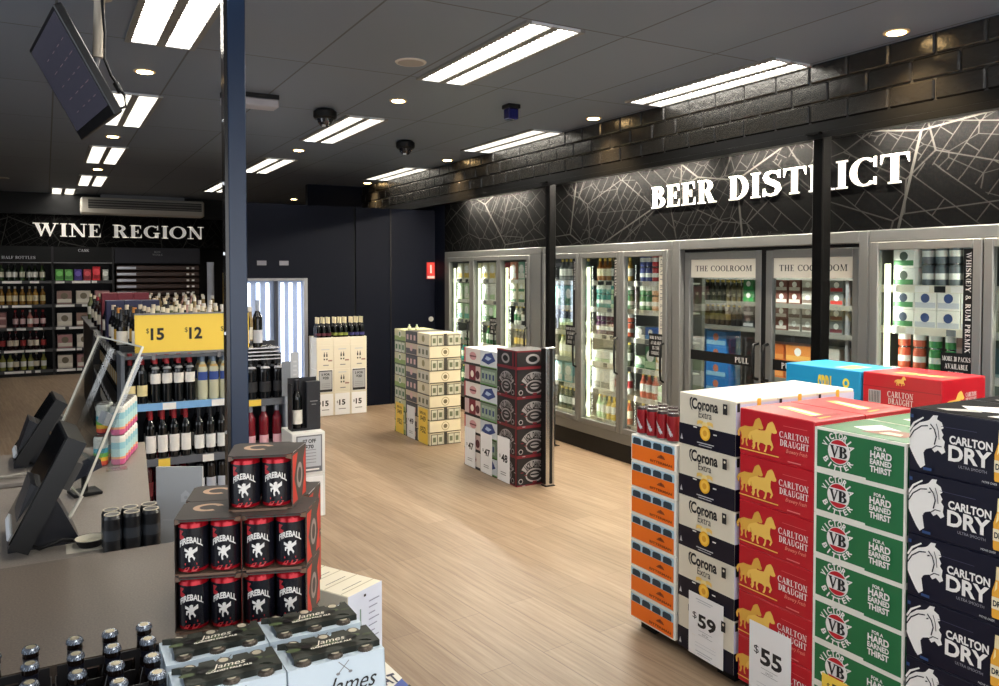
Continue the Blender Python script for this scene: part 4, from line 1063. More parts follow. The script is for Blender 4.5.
def d_green2(a, w, d, h):
    a.face((-w / 2, -d / 2, 0), (1, 0, 0), (0, 0, 1)); can_faces(a, .01, w - .01, .006, h - .01, 3, M((196, 198, 170), .4), M((70, 110, 60), .5))
def d_pink(a, w, d, h):
    a.face((-w / 2, -d / 2, 0), (1, 0, 0), (0, 0, 1)); can_faces(a, .01, w - .01, .006, h - .01, 3, M((70, 66, 64), .5), M((206, 170, 160), .5))
def d_pink2(a, w, d, h):
    a.face((-w / 2, -d / 2, 0), (1, 0, 0), (0, 0, 1)); a.rect(.01, .01, w - .01, h * .55, M((66, 60, 60), .5)); a.disc(w * .5, h * .6, h * .28, M((206, 168, 160), .5), n=16)
def d_creamlong(a, w, d, h):
    a.face((-w / 2, -d / 2, 0), (1, 0, 0), (0, 0, 1)); can_faces(a, .01, w - .01, .008, h - .012, 3, M((196, 190, 166), .4), M((104, 104, 70), .5))
    a.face((w / 2, -d / 2, 0), (0, 1, 0), (0, 0, 1)); a.disc(d / 2, h / 2, h * .36, M((170, 158, 120), .5), n=20); a.disc(d / 2, h / 2, h * .29, CRM, n=20); a.disc(d / 2, h / 2, h * .18, M((120, 110, 80), .5), n=16); a.rect(.0, h * .0 + .002, d, .008, M((150, 140, 104), .5))
def d_cream2(a, w, d, h):
    a.face((-w / 2, -d / 2, 0), (1, 0, 0), (0, 0, 1)); a.rect(.0, .0, w, .01, M((110, 104, 80), .5)); a.disc(w / 2, h * .55, h * .28, M((150, 140, 90), .5), n=16)
    a.face((w / 2, -d / 2, 0), (0, 1, 0), (0, 0, 1))
    for x0 in (.01, d / 2 + .02): a.rect(x0, 0, x0 + d / 2 - .03, h * .9, M((90, 88, 70), .4)); can_faces(a, x0 + d * .02, x0 + d / 2 - .03, .006, h * .84, 2, M((196, 194, 172), .3), M((104, 110, 84), .5))
    a.rect(d / 2 - .016, 0, d / 2 + .016, h, M((60, 58, 50), .6))
hG = .1115; SEAM = True
A_ = [slab(.27, .31, hG - .0006, M((196, 196, 150), .5), d_green), slab(.27, .31, hG - .0006, M((96, 120, 66), .5), d_green2)]
B_ = [slab(.27, .31, hG - .0006, M((60, 56, 54), .5), d_pink), slab(.27, .31, hG - .0006, M((196, 176, 150), .5), d_pink2)]
C_ = [slab(.27, .31, hG - .0006, CRM, d_cream2), slab(.27, .31, hG - .0006, CRM, d_creamlong)]
def stack(protos, x, y, z0, n, h, desc, grp, rz=R(-90), cat='carton'):
    for k in range(n):
        put(protos[k % len(protos)], (x, y, z0 + k * h), rz, f'{desc}, {from_top(k, n)}', cat, grp)
for yy, pr, ds in ((7.14, A_, 'green and cream can carton, far column of cream stack'), (6.866, B_, 'dark pink and grey can carton, middle column of cream stack'), (6.592, C_, 'cream can carton, near column of cream stack')):
    stack(pr, 3.115, yy, 0, 9, hG, ds, 'cream and green carton stack')
for yy, pr, ds in ((7.14, A_, 'green can carton in the far rear column of the cream stack'), (6.592, C_, 'cream can carton in the near rear column of the cream stack')):
    pass
SMALLB = simple_bottle((200, 206, 150), (240, 236, 214), (226, 226, 206), .016, .055, name='small_bottle')
for i in range(2):
    put(SMALLB, (3.0 + i * .05, 7.0 - i * .06, 9 * hG + .0006), R(-90), f'small pale bottle on the green cartons, {("left", "right")[i]} one', 'bottle', 'bottles on the green cartons')
def yl(a, w, h): a.text('$49', .04, h * .62, w - .04, h * .78, M((120, 90, 20), .6)); a.text('SPECIAL', .03, h * .82, w - .03, h * .9, M((120, 90, 20), .6)); a.text('$52', .04, h * .3, w - .04, h * .48, M((120, 90, 20), .6))
def p4(t):
    def fn(a, w, h): a.text('$', .03, h * .52, .048, h * .60, INK, False); a.text(t, .06, h * .44, .06 + .045 * len(t), h * .62, INK); a.rect(.05, h * .2, w - .05, h * .215, GREY); a.rect(.05, h * .15, w - .05, h * .165, GREY)
    return fn
card('price_card', .19, .29, (2.9555, 7.235, .002), R(-90), 'yellow price card on the far column of the cream stack', YELLOW, yl)
card('price_card', .18, .30, (2.9555, 6.955, .002), R(-90), 'white price card between the yellow cards on the cream stack', PAPER, p4('49'))
card('price_card', .20, .32, (2.9555, 6.69, .002), R(-90), 'yellow price card on the near column of the cream stack', YELLOW, yl)

hJ = .136
def d_pinkwhite(a, w, d, h):
    a.face((-w / 2, -d / 2, 0), (1, 0, 0), (0, 0, 1)); a.rect(0, 0, w, .018, M((30, 26, 28), .5)); a.disc(w * .55, h * .55, w * .22, M((206, 150, 150), .5), h * .24, 18); a.rect(w * .35, h * .5, w * .75, h * .58, M((110, 60, 66), .5)); a.rect(0, .018, .02, h, M((196, 60, 70), .5))
def d_pinkwhite2(a, w, d, h):
    a.face((-w / 2, -d / 2, 0), (1, 0, 0), (0, 0, 1)); a.rect(0, 0, w, .02, M((30, 26, 28), .5)); a.rect(w * .3, .02, w * .72, h, M((120, 24, 38), .5)); a.disc(w * .5, h * .5, h * .2, CREAM, n=14); a.disc(w * .85, h * .5, h * .25, M((90, 40, 46), .5), n=14)
def d_blue(a, w, d, h):
    a.face((-w / 2, -d / 2, 0), (1, 0, 0), (0, 0, 1)); a.rect(0, 0, w, .014, M((90, 150, 70), .5)); a.polys([[(.02, .05), (w * .5, .03), (w - .02, h * .5), (w * .7, h - .01), (w * .3, h * .8)]], M((50, 70, 130), .5)); a.polys([[(.08, .07), (w * .5, .06), (w * .7, h * .6), (w * .4, h * .7)]], M((170, 190, 220), .5))
def d_blue2(a, w, d, h):
    a.face((-w / 2, -d / 2, 0), (1, 0, 0), (0, 0, 1)); a.rect(0, 0, w, .014, M((90, 150, 70), .5)); can_faces(a, .02, w - .02, .03, h - .02, 4, M((150, 170, 150), .4), M((60, 80, 120), .5))
KW = M((222, 214, 206), .5)
D1 = [slab(.265, .30, hJ - .0006, KW, d_pinkwhite), slab(.265, .30, hJ - .0006, M((200, 176, 170), .5), d_pinkwhite2)]
D2 = [slab(.265, .30, hJ - .0006, M((200, 208, 214), .5), d_blue), slab(.265, .30, hJ - .0006, M((120, 140, 120), .5), d_blue2)]
DR_ = M((112, 18, 32), .45); GRY2 = M((150, 146, 146), .5)
def bourbon(a, w, d, h):
    for o_, u_, L in (((-w / 2, -d / 2, 0), (1, 0, 0), w), ((w / 2, -d / 2, 0), (0, 1, 0), d)):
        a.face(o_, u_, (0, 0, 1)); a.rect(0, 0, L, .010, DR_); a.rect(0, h - .010, L, h, DR_); a.rect(L - .02, .01, L, h - .01, DR_)
        if h > .15:
            a.polys(ring(L * .5, h * .30, L * .42, h * .56, 28, 152, L * .15, h * .24, 14), GRY2)
            a.arc('JACK DANIELS', L * .5, h * .12, h * .60, 128, 52, h * .20, L * .055, BLACK)
            a.polys(ring(L * .5, h * .34, L * .26, h * .24, 0, 360, .012, .012, 18), GRY2); a.disc(L * .5, h * .36, L * .13, GRY2, h * .10, 18); a.rect(L * .38, h * .34, L * .62, h * .39, BLACK); a.rect(L * .44, .015, L * .56, h * .14, DR_)
            for q_ in range(16):
                rx, rz_ = (q_ * .37 + .05) % .9 * L, (q_ * .23 + .1) % .8 * h
                if abs(rx - L * .5) > L * .27 or rz_ > h * .8: a.polys([rc(rx, rz_, rx + L * .08, rz_ + h * .03)], (GRY2, DR_)[q_ % 2], False)
            a.lay += 1
            for q in (.10, .84): a.disc(L * q, h * .18, h * .09, GRY2, n=14); a.disc(L * q, h * .18, h * .06, BLACK, n=14)
        else:
            a.disc(L * .45, h * .5, L * .2, GRY2, h * .3, 18); a.disc(L * .45, h * .5, L * .13, BLACK, h * .18, 16); a.rect(L * .8, .01, L * .86, h - .01, DR_)
hB = .215; SEAM = False
D3 = slab(.29, .30, hB - .0006, M((22, 18, 20), .5), bourbon, 'can_carton')
D4 = slab(.29, .30, .125, M((22, 18, 20), .5), bourbon, 'can_carton')
stack(D1, 3.082, 5.585, 0, 7, hJ, 'white and pink carton, far column of dark stack', 'dark mid-floor carton stack')
stack(D2, 3.082, 5.319, 0, 7, hJ, 'white blue and green carton, middle column of dark stack', 'dark mid-floor carton stack')
stack([D3], 3.082, 5.041, 0, 4, hB, 'black carton with grey arched logo beside the bollard', 'dark mid-floor carton stack')
put(D4, (3.082, 5.041, 4 * hB), R(-90), 'shallow black can carton on top of the black column by the bollard', 'carton', 'dark mid-floor carton stack')
for yy, t, c, h_ in ((5.70, '47', 'far', .31), (5.43, '47', 'middle', .31), (5.165, '48', 'near', .33)):
    card('price_card', .18, h_, (2.9255, yy, .003), R(-90), f'white ${t} price card on the {c} column of the dark stack', PAPER, p4(t))
# ------------------------------------------------------------------ tall front carton stacks
FX = 2.2
PZ = .05
def pallet(x0, x1, y0, y1, lab):
    r_ = empty('pallet', ((x0 + x1) / 2, (y0 + y1) / 2, 0), 0, lab, 'pallet', 'black plastic pallets')
    w, d = (x1 - x0) / 2, (y1 - y0) / 2
    build(MB().box(-w, w, -d, d, .032, PZ - .0006, BLACK), 'deck', r_)
    for x in (-w + .05, 0, w - .05):
        for y in (-d + .05, d - .05): build(MB().box(x - .045, x + .045, y - .045, y + .045, 0, .0315, BLACK), 'foot', r_)
pallet(2.24, 3.02, 2.135, 2.69, 'low black plastic pallet under the orange and white carton columns')
pallet(2.24, 3.02, 1.44, 2.065, 'low black plastic pallet under the red and green carton columns')
pallet(2.24, 3.02, 1.00, 1.40, 'low black plastic pallet under the navy carton column')
def horse(a, x, y, s, sy, mat):
    P = [(0, 42), (4, 30), (2, 22), (6, 14), (2, 4), (8, 4), (12, 15), (11, 23), (18, 26), (17, 16), (20, 4), (26, 4), (22, 16), (25, 26), (36, 26), (44, 22), (42, 12), (38, 4), (44, 3), (48, 13), (49, 24), (56, 26), (62, 22), (58, 12), (62, 10), (68, 22), (64, 32), (60, 40),
         (60, 52), (62, 60), (68, 58), (76, 60), (78, 65), (74, 72), (70, 82), (64, 90), (58, 88), (50, 82), (46, 72), (42, 62), (30, 60), (14, 60), (6, 56), (-6, 50), (-12, 38), (-8, 26), (-4, 28), (-3, 40)]
    a.polys([[(x + px * s, y + py * sy) for px, py in P]], mat)
def d_draught(a, w, d, h):
    a.face((-w / 2, -d / 2, 0), (1, 0, 0), (0, 0, 1))
    horse(a, .005, .028, .00135, .00128, M((224, 172, 70), .45)); horse(a, .058, .022, .00145, .0013, GOLD)
    a.rect(.0, .018, .18, .022, GOLD)
    a.serif('CARLTON', .182, .091, .306, .113, WHITE); a.serif('DRAUGHT', .186, .063, .306, .085, WHITE)
    a.text('Brewery Fresh', .212, .038, .300, .056, M((240, 150, 130), .5), False, .4); a.rect(.22, .012, .275, .016, M((226, 120, 120), .5))
    a.rect(.20, h - .035, .30, h - .0335, M((226, 110, 110), .5))
    a.face((w / 2, -d / 2, 0), (0, 1, 0), (0, 0, 1)); horse(a, .03, .03, .0013, .0012, GOLD); a.serif('CARLTON', .17, .09, .29, .112, WHITE); a.serif('DRAUGHT', .17, .06, .29, .084, WHITE)
    a.face((-w / 2, -d / 2, h), (1, 0, 0), (0, 1, 0))
    a.polys([[(.06, .13), (.08, .17), (.29, .13), (.30, .06)]], GOLD); a.polys([[(.09, .135), (.10, .155), (.26, .12), (.27, .09)]], M((250, 236, 200), .5))
    a.rect(.255, .06, .285, .20, M((150, 14, 28), .5))
RDB = M((186, 14, 34), .38)
P_DR = slab(.325, .262, .1675, RDB, d_draught)
def d_vb(a, w, d, h):
    a.face((-w / 2, -d / 2, 0), (1, 0, 0), (0, 0, 1)); a.rect(0, 0, w, h, M((232, 230, 220), .5)); a.rect(.010, .012, w - .006, h - .008, GREEN)
    a.rect(.19, .006, w - .006, .03, GREEN)
    cx, cy = .093, .074
    a.disc(cx, cy, .041, WHITE, .041); a.disc(cx, cy, .038, RED, .038, 14, 36, 144); a.disc(cx, cy, .038, RED, .038, 14, 216, 324)
    [(a.serif('V', cx - .034 + e, cy - .020, cx + .002 + e, cy + .0185, INK), a.serif('B', cx + .001 + e, cy - .0185, cx + .031 + e, cy + .0185, INK)) for e in (0, .0022)]
    a.arc('VICTORIA', cx, cy, .0530, 158, 22, .0195, .0155, WHITE); a.arc('BITTER', cx, cy, .0530, 214, 326, .0185, .0165, WHITE, True)
    x0 = .208
    a.text('FOR A', x0 + .014, .106, x0 + .052, .117, WHITE); a.text('HARD', x0, .081, x0 + .072, .103, WHITE); a.text('EARNED', x0, .061, x0 + .072, .078, WHITE); a.text('THIRST', x0, .037, x0 + .072, .057, WHITE)
    a.face((w / 2, -d / 2, 0), (0, 1, 0), (0, 0, 1)); a.rect(0, 0, d, h, M((232, 230, 220), .5)); a.rect(.006, .01, d - .006, h - .01, GREEN)
    a.face((-w / 2, -d / 2, h), (1, 0, 0), (0, 1, 0)); a.rect(.006, .006, w - .006, d - .006, GREEN); a.polys([[(.07, .10), (.13, .08), (.20, .16), (.10, .20)]], WHITE); a.polys([[(.13, .05), (.27, .07), (.26, .16), (.17, .15)]], M((120, 60, 40), .5)); a.polys([[(.18, .07), (.25, .08), (.24, .11), (.19, .11)]], M((226, 200, 170), .5))
P_VB = slab(.322, .262, .1414, M((232, 230, 220), .5), d_vb)
def amber_bottle(a, x, y, s, lab=True):
    P = [(-9, 0), (9, 0), (10, 3), (10, 40), (5, 58), (4, 78), (-4, 78), (-5, 58), (-10, 40), (-10, 3)]
    a.outline(P, x, y, s, s, M((236, 172, 56), .4)); a.outline([(-5, 58), (5, 58), (4, 78), (-4, 78)], x, y, s, s, M((230, 214, 170), .4))
    a.outline([(-10, 14), (10, 14), (10, 32), (-10, 32)], x, y, s, s, M((238, 226, 196), .5)); a.text('DRY', x - 8 * s, y + 18 * s, x + 8 * s, y + 27 * s, DEEPNAVY)
    a.outline([(-6, 40), (-2, 46), (-2, 56), (-4, 56)], x, y, s, s, M((255, 232, 160), .4))
def d_dry(a, w, d, h):
    a.face((-w / 2, -d / 2, 0), (1, 0, 0), (0, 0, 1))
    a.polys([[(0.0017, 0.1077), (0.0125, 0.1275), (0.0323, 0.1451), (0.0549, 0.1538), (0.0617, 0.1582), (0.0719, 0.172), (0.0866, 0.1733), (0.0832, 0.1626), (0.0974, 0.155), (0.103, 0.1404), (0.0957, 0.1347), (0.103, 0.121), (0.099, 0.112), (0.107, 0.1019), (0.1047, 0.0851), (0.1092, 0.0731), (0.099, 0.0651), (0.0877, 0.0745), (0.0775, 0.0665), (0.0674, 0.0773), (0.0521, 0.0712), (0.0447, 0.0597), (0.047, 0.0438), (0.0504, 0.024), (0.0368, 0.0124), (0.0266, 0.0249), (0.0125, 0.0484), (0.0017, 0.0696)]], WHITE)
    a.polys(stroke([(0.0011, 0.1175), (0.0153, 0.1415), (0.0436, 0.1615)], [.005, .006, .004]), WHITE)
    a.polys(stroke([(0.0017, 0.0942), (0.0153, 0.1181), (0.0379, 0.1357), (0.0577, 0.1398)], [0.0035, 0.0035, 0.0035, 0.0035]), DEEPNAVY)
    a.polys(stroke([(0.0651, 0.146), (0.0775, 0.1322), (0.0832, 0.1128), (0.0775, 0.0882)], [0.0035, 0.0035, 0.0035, 0.0035]), DEEPNAVY)
    a.polys(stroke([(0.0492, 0.0665), (0.0662, 0.0724), (0.0832, 0.0865), (0.099, 0.0862)], [0.0028, 0.0028, 0.0028, 0.0028]), DEEPNAVY)
    a.polys(stroke([(0.0628, 0.1315), (0.0696, 0.134)], [0.0035, 0.0035]), DEEPNAVY)
    a.polys(stroke([(0.0832, 0.1497), (0.09, 0.1289), (0.0923, 0.1059)], [0.0021, 0.0021, 0.0021]), DEEPNAVY)
    a.text('CARLTON', .122, .100, .240, .124, WHITE); a.text('DRY', .120, .052, .238, .097, WHITE); a.text('ULTRA SMOOTH', .150, .037, .226, .045, M((150, 150, 160), .5), False)
    amber_bottle(a, .264, .022, .0018)
    a.text('MOVE OVER', .215, .012, .255, .018, LGREY, False, .2); a.rect(.10, .145, .2, .1465, M((60, 62, 90), .5))
    a.rect(.008, .158, .018, .168, M((40, 70, 120), .5)); a.rect(.05, .012, .075, .02, M((40, 70, 120), .5))
    a.face((-w / 2, -d / 2, h), (1, 0, 0), (0, 1, 0)); a.rect(.004, .004, w - .004, d - .004, M((13, 13, 17), .8, 0, 0, .05)); a.polys([[(.06, .16), (.12, .10), (.22, .14), (.28, .22), (.16, .24)]], M((226, 224, 216), .5)); a.polys([[(.20, .04), (.32, .05), (.31, .10), (.22, .11)]], M((210, 208, 200), .5)); a.polys([[(.05, .05), (.09, .04), (.16, .09), (.12, .12)]], M((150, 150, 150), .5))
P_DY = slab(.34, .30, .1835, DEEPNAVY, d_dry)
OFFW = M((224, 217, 198), .5)
def d_cor(a, w, d, h):
    a.face((-w / 2, -d / 2, 0), (1, 0, 0), (0, 0, 1)); a.rect(0, 0, w, h * .40, DEEPNAVY)
    # blackletter style words
    a.text('Corona', .070, .146, .212, .192, INK, True, .0); a.outline([(0, 14), (8, 0), (14, -2), (8, 8), (5, 14), (5, 26), (9, 34), (15, 38), (6, 40), (0, 32)], .060, .144, .0012, .0012, INK)
    for x_ in (.094, .118, .140, .162, .186): a.rect(x_, .150, x_ + .0035, .158, INK)
    a.text('Extra', .112, .118, .182, .146, INK, False, .05)
    for sx in (-1, 1): a.outline([(6, 6), (24, 10), (38, 4), (36, 18), (24, 22), (10, 20)], .148, .085, .00115 * sx, .0011, M((244, 206, 110), .5))
    a.disc(.148, .092, .016, M((250, 226, 150), .5), .013)
    a.disc(.150, .062, .0275, M((240, 180, 40), .5), .0285); a.disc(.150, .062, .021, M((250, 204, 80), .5), .022); a.disc(.150, .062, .011, M((226, 160, 40), .5), .012)
    a.rect(.088, .076, .108, .081, WHITE); a.rect(.196, .062, .214, .067, WHITE); a.rect(.11, .020, .20, .024, LGREY); a.rect(.12, .012, .19, .015, LGREY)
    a.outline([(0, 0), (10, 0), (5, 16)], .018, .02, .0014, .0014, LGREY)
    a.rect(.246, .150, .268, .190, INK); a.disc(.257, .178, .005, OFFW, n=12)
    a.face((w / 2, -d / 2, 0), (0, 1, 0), (0, 0, 1)); a.rect(0, h * .40, d, h - .012, M((214, 214, 236), .5)); a.rect(0, 0, d, h * .40, DEEPNAVY)
    a.outline([(-9, 0), (9, 0), (9, 30), (4, 46), (4, 62), (-4, 62), (-4, 46), (-9, 30)], .12, .085, .0026, .0020, M((242, 186, 70), .4)); a.rect(.005, .165, .02, .198, INK)
    a.face((-w / 2, -d / 2, h), (1, 0, 0), (0, 1, 0)); a.text('Corona', .06, .06, .22, .09, M((206, 196, 160), .5), False); a.rect(.02, .12, .27, .122, M((200, 192, 170), .5))
P_CO = slab(.300, .222, .2045, OFFW, d_cor)
def d_or(a, w, d, h):
    a.face((-w / 2, -d / 2, 0), (1, 0, 0), (0, 0, 1)); a.rect(.008, .008, w - .008, h - .008, M((176, 214, 234), .5)); a.rect(.008, .008, w - .008, h * .64, ORANGE)
    for k in range(4): a.polys([[(.016 + k * .066, h * .66), (.068 + k * .066, h * .66), (.069 + k * .066, h * .84), (.06 + k * .066, h * .90), (.024 + k * .066, h * .90), (.016 + k * .066, h * .84)]], M((34, 58, 74), .5))
    a.text('BITTERMAN', .13, .020, .265, .030, M((150, 62, 10), .5), True)
    a.disc(.20, .047, .020, M((150, 66, 20), .5), .010, 12, 0, 180); a.disc(.20, .053, .007, M((120, 50, 20), .5), n=10); a.rect(.176, .044, .224, .048, M((150, 66, 20), .5))
P_OR = slab(.284, .262, .114, M((236, 236, 230), .5), d_or)
dx = FX + .131
stack([P_OR], dx, 2.565, PZ, 7, .1146, 'white and orange can carton in the front column', 'orange can cartons')
stack([P_OR], dx + .264, 2.565, PZ, 7, .1146, 'white and orange can carton in the second column', 'orange can cartons')
for c in range(3): stack([P_CO], FX + .111 + c * .2235, 2.254, PZ, 5, .205, f'white and navy beer carton in the {("front", "second", "third")[c]} column', 'white and navy cartons')
for c in range(2): stack([P_DR], dx + c * .2635, 1.921, PZ, 6, .168, f'red carton with gold horses in the {("front", "second")[c]} column', 'red horse cartons')
for c in range(2): stack([P_VB], dx + c * .2635, 1.595, PZ, 7, .142, f'green carton with red and white round logo in the {("front", "second")[c]} column', 'green logo cartons')
for c in range(2): stack([P_DY], FX + .151 + c * .302, 1.257, PZ, 6, .184, f'navy carton with white horse head in the {("front", "second")[c]} column', 'navy horse head cartons')
# slim red cans on the orange cartons
def slim_can():
    r_ = empty('slim_can', link=False)
    rd, dk = M((150, 16, 28), .3, .2), M((44, 20, 24), .35)
    build(MB().lathe([(.02, 0), (.0262, .006), (.0265, .012), (.0265, .100), (.0262, .107), (.0222, .1165)], [STEEL, rd, rd, rd, dk], 18), 'body', r_, link=False)
    build(MB().lathe([(.0228, .1166), (.0228, .118), (.020, .118), (.0195, .1155), (0, .1155)], [dk, dk, M((30, 28, 30), .3), M((30, 28, 30), .3)], 18), 'lid', r_, link=False)
    build(MB().box(-.006, .012, -.006, .006, .1158, .1172, STEEL), 'ring_pull', r_, link=False)
    a = Art(); q = .0272
    pts = lambda t, z: (q * math.cos(R(t)), q * math.sin(R(t)), z)
    m = MB()
    for k, (t0, z0, z1) in enumerate(((-125, .072, .078), (-112, .064, .074), (-99, .050, .068), (-86, .036, .060), (-73, .028, .050), (-60, .030, .040))):
        m.add([pts(t0, z0), pts(t0 + 13, z0 - .006), pts(t0 + 13, z1 - .004), pts(t0, z1)], [(0, 1, 2, 3)], LGREY)
    build(m, 'emblem', r_, link=False)
    return proto(r_)
sc_ = slim_can()
for r0 in range(3):
    for i in range(4):
        put(sc_, (FX + .04 + r0 * .056, 2.675 - i * .064, PZ + 7 * .1146 + .0006), R(-90), f'slim red can on the orange cartons, {("front", "second", "third")[r0]} row, {nth(i)} from left', 'can', 'slim red cans')
# price cards on the front stacks
def big(t, dol=True):
    def fn(a, w, h):
        a.text('$', w * .12, h * .58, w * .24, h * .70, INK, False); a.text(t, w * .28, h * .48, w * .80, h * .70, INK)
        a.polys([p for p in ([(w * .3, h * .36), (w * .7, h * .36), (w * .7, h * .365), (w * .3, h * .365)], [(w * .3, h * .43), (w * .7, h * .43), (w * .7, h * .435), (w * .3, h * .435)])], GREY); a.text('EACH', w * .42, h * .38, w * .58, h * .41, GREY, False)
        for k in range(2): a.rect(w * .2, h * (.22 - k * .05), w * .8, h * (.226 - k * .05), LGREY)
    return fn
card('price_card', .185, .245, (FX - .0058, 2.335, .050), R(-90), 'white $59 price card on the white and navy cartons', PAPER, big('59'))
card('price_card', .185, .27, (FX - .0058, 2.022, .028), R(-90), 'white $55 price card on the red cartons', PAPER, big('55'))
card('price_card', .165, .125, (FX - .0058, 1.712, .115), R(-90), 'yellow $55 price card on the green cartons', YELLOW, lambda a, w, h: (a.text('$', .02, h * .62, .032, h * .80, INK, False), a.text('55', .038, h * .58, .085, h * .84, INK), a.rect(.02, .03, w - .03, .034, GREY)))
# two taller piles behind, topped by a blue carton and a red carton lying across
BLU = M((18, 150, 206), .42)
def d_blu(a, w, d, h):
    a.face((-w / 2, -d / 2, 0), (1, 0, 0), (0, 0, 1)); a.text('SPRI', .19, .012, .265, h * .78, M((236, 206, 60), .5)); a.polys(ring(.345, h * .62, .018, h * .14, 0, 360, .009, .012, 14) + ring(.345, h * .34, .020, h * .15, 0, 360, .010, .012, 14), M((240, 226, 80), .5))
    a.face((-w / 2, -d / 2, h), (1, 0, 0), (0, 1, 0)); a.rect(.24, .05, .34, .20, M((200, 160, 110), .5)); a.rect(.03, .04, .2, .06, M((70, 180, 220), .5))
def d_red2(a, w, d, h):
    DL_ = M((150, 10, 28), .4)
    a.face((-w / 2, -d / 2, 0), (1, 0, 0), (0, 0, 1)); a.polys([[(0, h - .062), (w, h - .062), (w, h - .058), (0, h - .058)]], DL_); a.rect(.03, h * .30, .09, h * .60, LGREY)
    for k in range(7): a.rect(.034 + k * .008, h * .32, .037 + k * .008, h * .58, INK)
    horse(a, .165, h - .046, .0006, .0005, GOLD); a.serif('CARLTON', .125, .092, .245, .118, WHITE); a.serif('DRAUGHT', .130, .062, .245, .088, WHITE)
    a.face((w / 2, -d / 2, 0), (0, 1, 0), (0, 0, 1)); horse(a, .03, .03, .0017, .0012, GOLD); a.serif('CARLTON', .17, .11, .25, .128, WHITE); a.serif('DRAUGHT', .17, .088, .25, .106, WHITE)
    a.face((-w / 2, -d / 2, h), (1, 0, 0), (0, 1, 0)); a.polys([[(.10, .06), (.34, .10), (.33, .14), (.10, .13)]], M((226, 170, 90), .5)); a.rect(.30, .10, .36, .16, M((150, 110, 80), .5))
P_BL = slab(.42, .30, .16, BLU, d_blu); P_R2 = slab(.366, .32, .19, RDB, d_red2)
for k in range(5):
    put(P_BL, (3.345, 2.50, .05 + k * .1865 - (0 if k else 0)), R(-90), f'bright blue carton with yellow lettering in the rear pile, {from_top(k, 6)}', 'carton', 'blue cartons') if False else None
for k in range(6): put(P_BL, (3.36, 2.53, .136 + k * .1607), R(-90), f'bright blue carton with yellow lettering in the rear pile, {from_top(k, 6)}', 'carton', 'blue cartons')
for k in range(5): put(P_R2, (3.375, 2.128, .150 + k * .1907), R(-90), f'red carton with gold horses lying lengthwise in the rear pile, {from_top(k, 5)}', 'carton', 'rear red cartons')
def deck(x0, x1, y0, y1, h, lab):
    r_ = empty('pallet', ((x0 + x1) / 2, (y0 + y1) / 2, 0), 0, lab, 'pallet', 'rear pallets'); w, d = (x1 - x0) / 2, (y1 - y0) / 2
    build(MB().box(-w, w, -d, d, h - .02, h - .0006, BLACK), 'deck', r_)
    for x in (-w + .05, w - .05):
        for y in (-d + .05, d - .05): build(MB().box(x - .04, x + .04, y - .04, y + .04, 0, h - .0205, BLACK), 'foot', r_)
deck(3.21, 3.51, 2.33, 2.73, .136, 'black pallet under the rear blue cartons')
deck(3.22, 3.53, 1.95, 2.305, .150, 'black pallet under the rear red cartons')

# ------------------------------------------------------------------ service counter
CLO = .730
CT = speckle_mat('counter_laminate', (90, 80, 71), (114, 102, 91), .38)
CT2 = speckle_mat('counter_laminate_low', (128, 120, 112), (150, 140, 130), .4)
ct = empty('service_counter', (0, 2.1, 0), 0, 'dark taupe speckled service counter with a raised front ledge', 'counter')
m = MB(); m.prism([(-1.6, -.30, CLO), (.545, -.30, CLO), (.545, .36, CLO), (-1.6, .36, CLO)], (0, 0, .038), CT); build(m, 'front_ledge', ct)
m = MB(); m.prism([(-1.6, .36, .685), (.262, .36, .685), (.41, 2.14, .685), (-1.6, 2.14, .685)], (0, 0, .035), CT2); build(m, 'worktop', ct)
build(MB().box(-1.6, .535, -.27, -.25, 0, CLO - .0005, M((60, 58, 58), .6)).box(.50, .53, -.25, .35, 0, CLO - .0005, M((60, 58, 58), .6)), 'front_panel', ct)
build(MB().box(-1.6, .24, 2.08, 2.11, 0, .6845, M((60, 58, 58), .6)).prism([(.24, .37, 0), (.26, .37, 0), (.39, 2.11, 0), (.37, 2.11, 0)], (0, 0, .6845), M((90, 90, 92), .6)), 'side_panel', ct)
ep = empty('counter_end_panel', (.303, 2.80, 0), R(-28.5), 'light grey upright panel with a faint emblem at the counter end', 'panel')
build(MB().prism([(0, 0, 0), (.15, 0, 0), (.15, 0, .915), (0, 0, .915)], (0, .01, 0), M((176, 178, 180), .35)), 'board', ep)
ea = Art(); ea.face((0, 0, 0), (1, 0, 0), (0, 0, 1)); ea.outline([(0, 0), (9, 0), (9, 8), (4.5, 13), (0, 8)], .080, .80, .0035, .003, M((196, 198, 200), .4)); ea.disc(.096, .815, .006, M((176, 178, 180), .35), n=10); ea.rect(.02, .74, .10, .742, M((196, 198, 200), .4)); ea.build('emblem', ep)

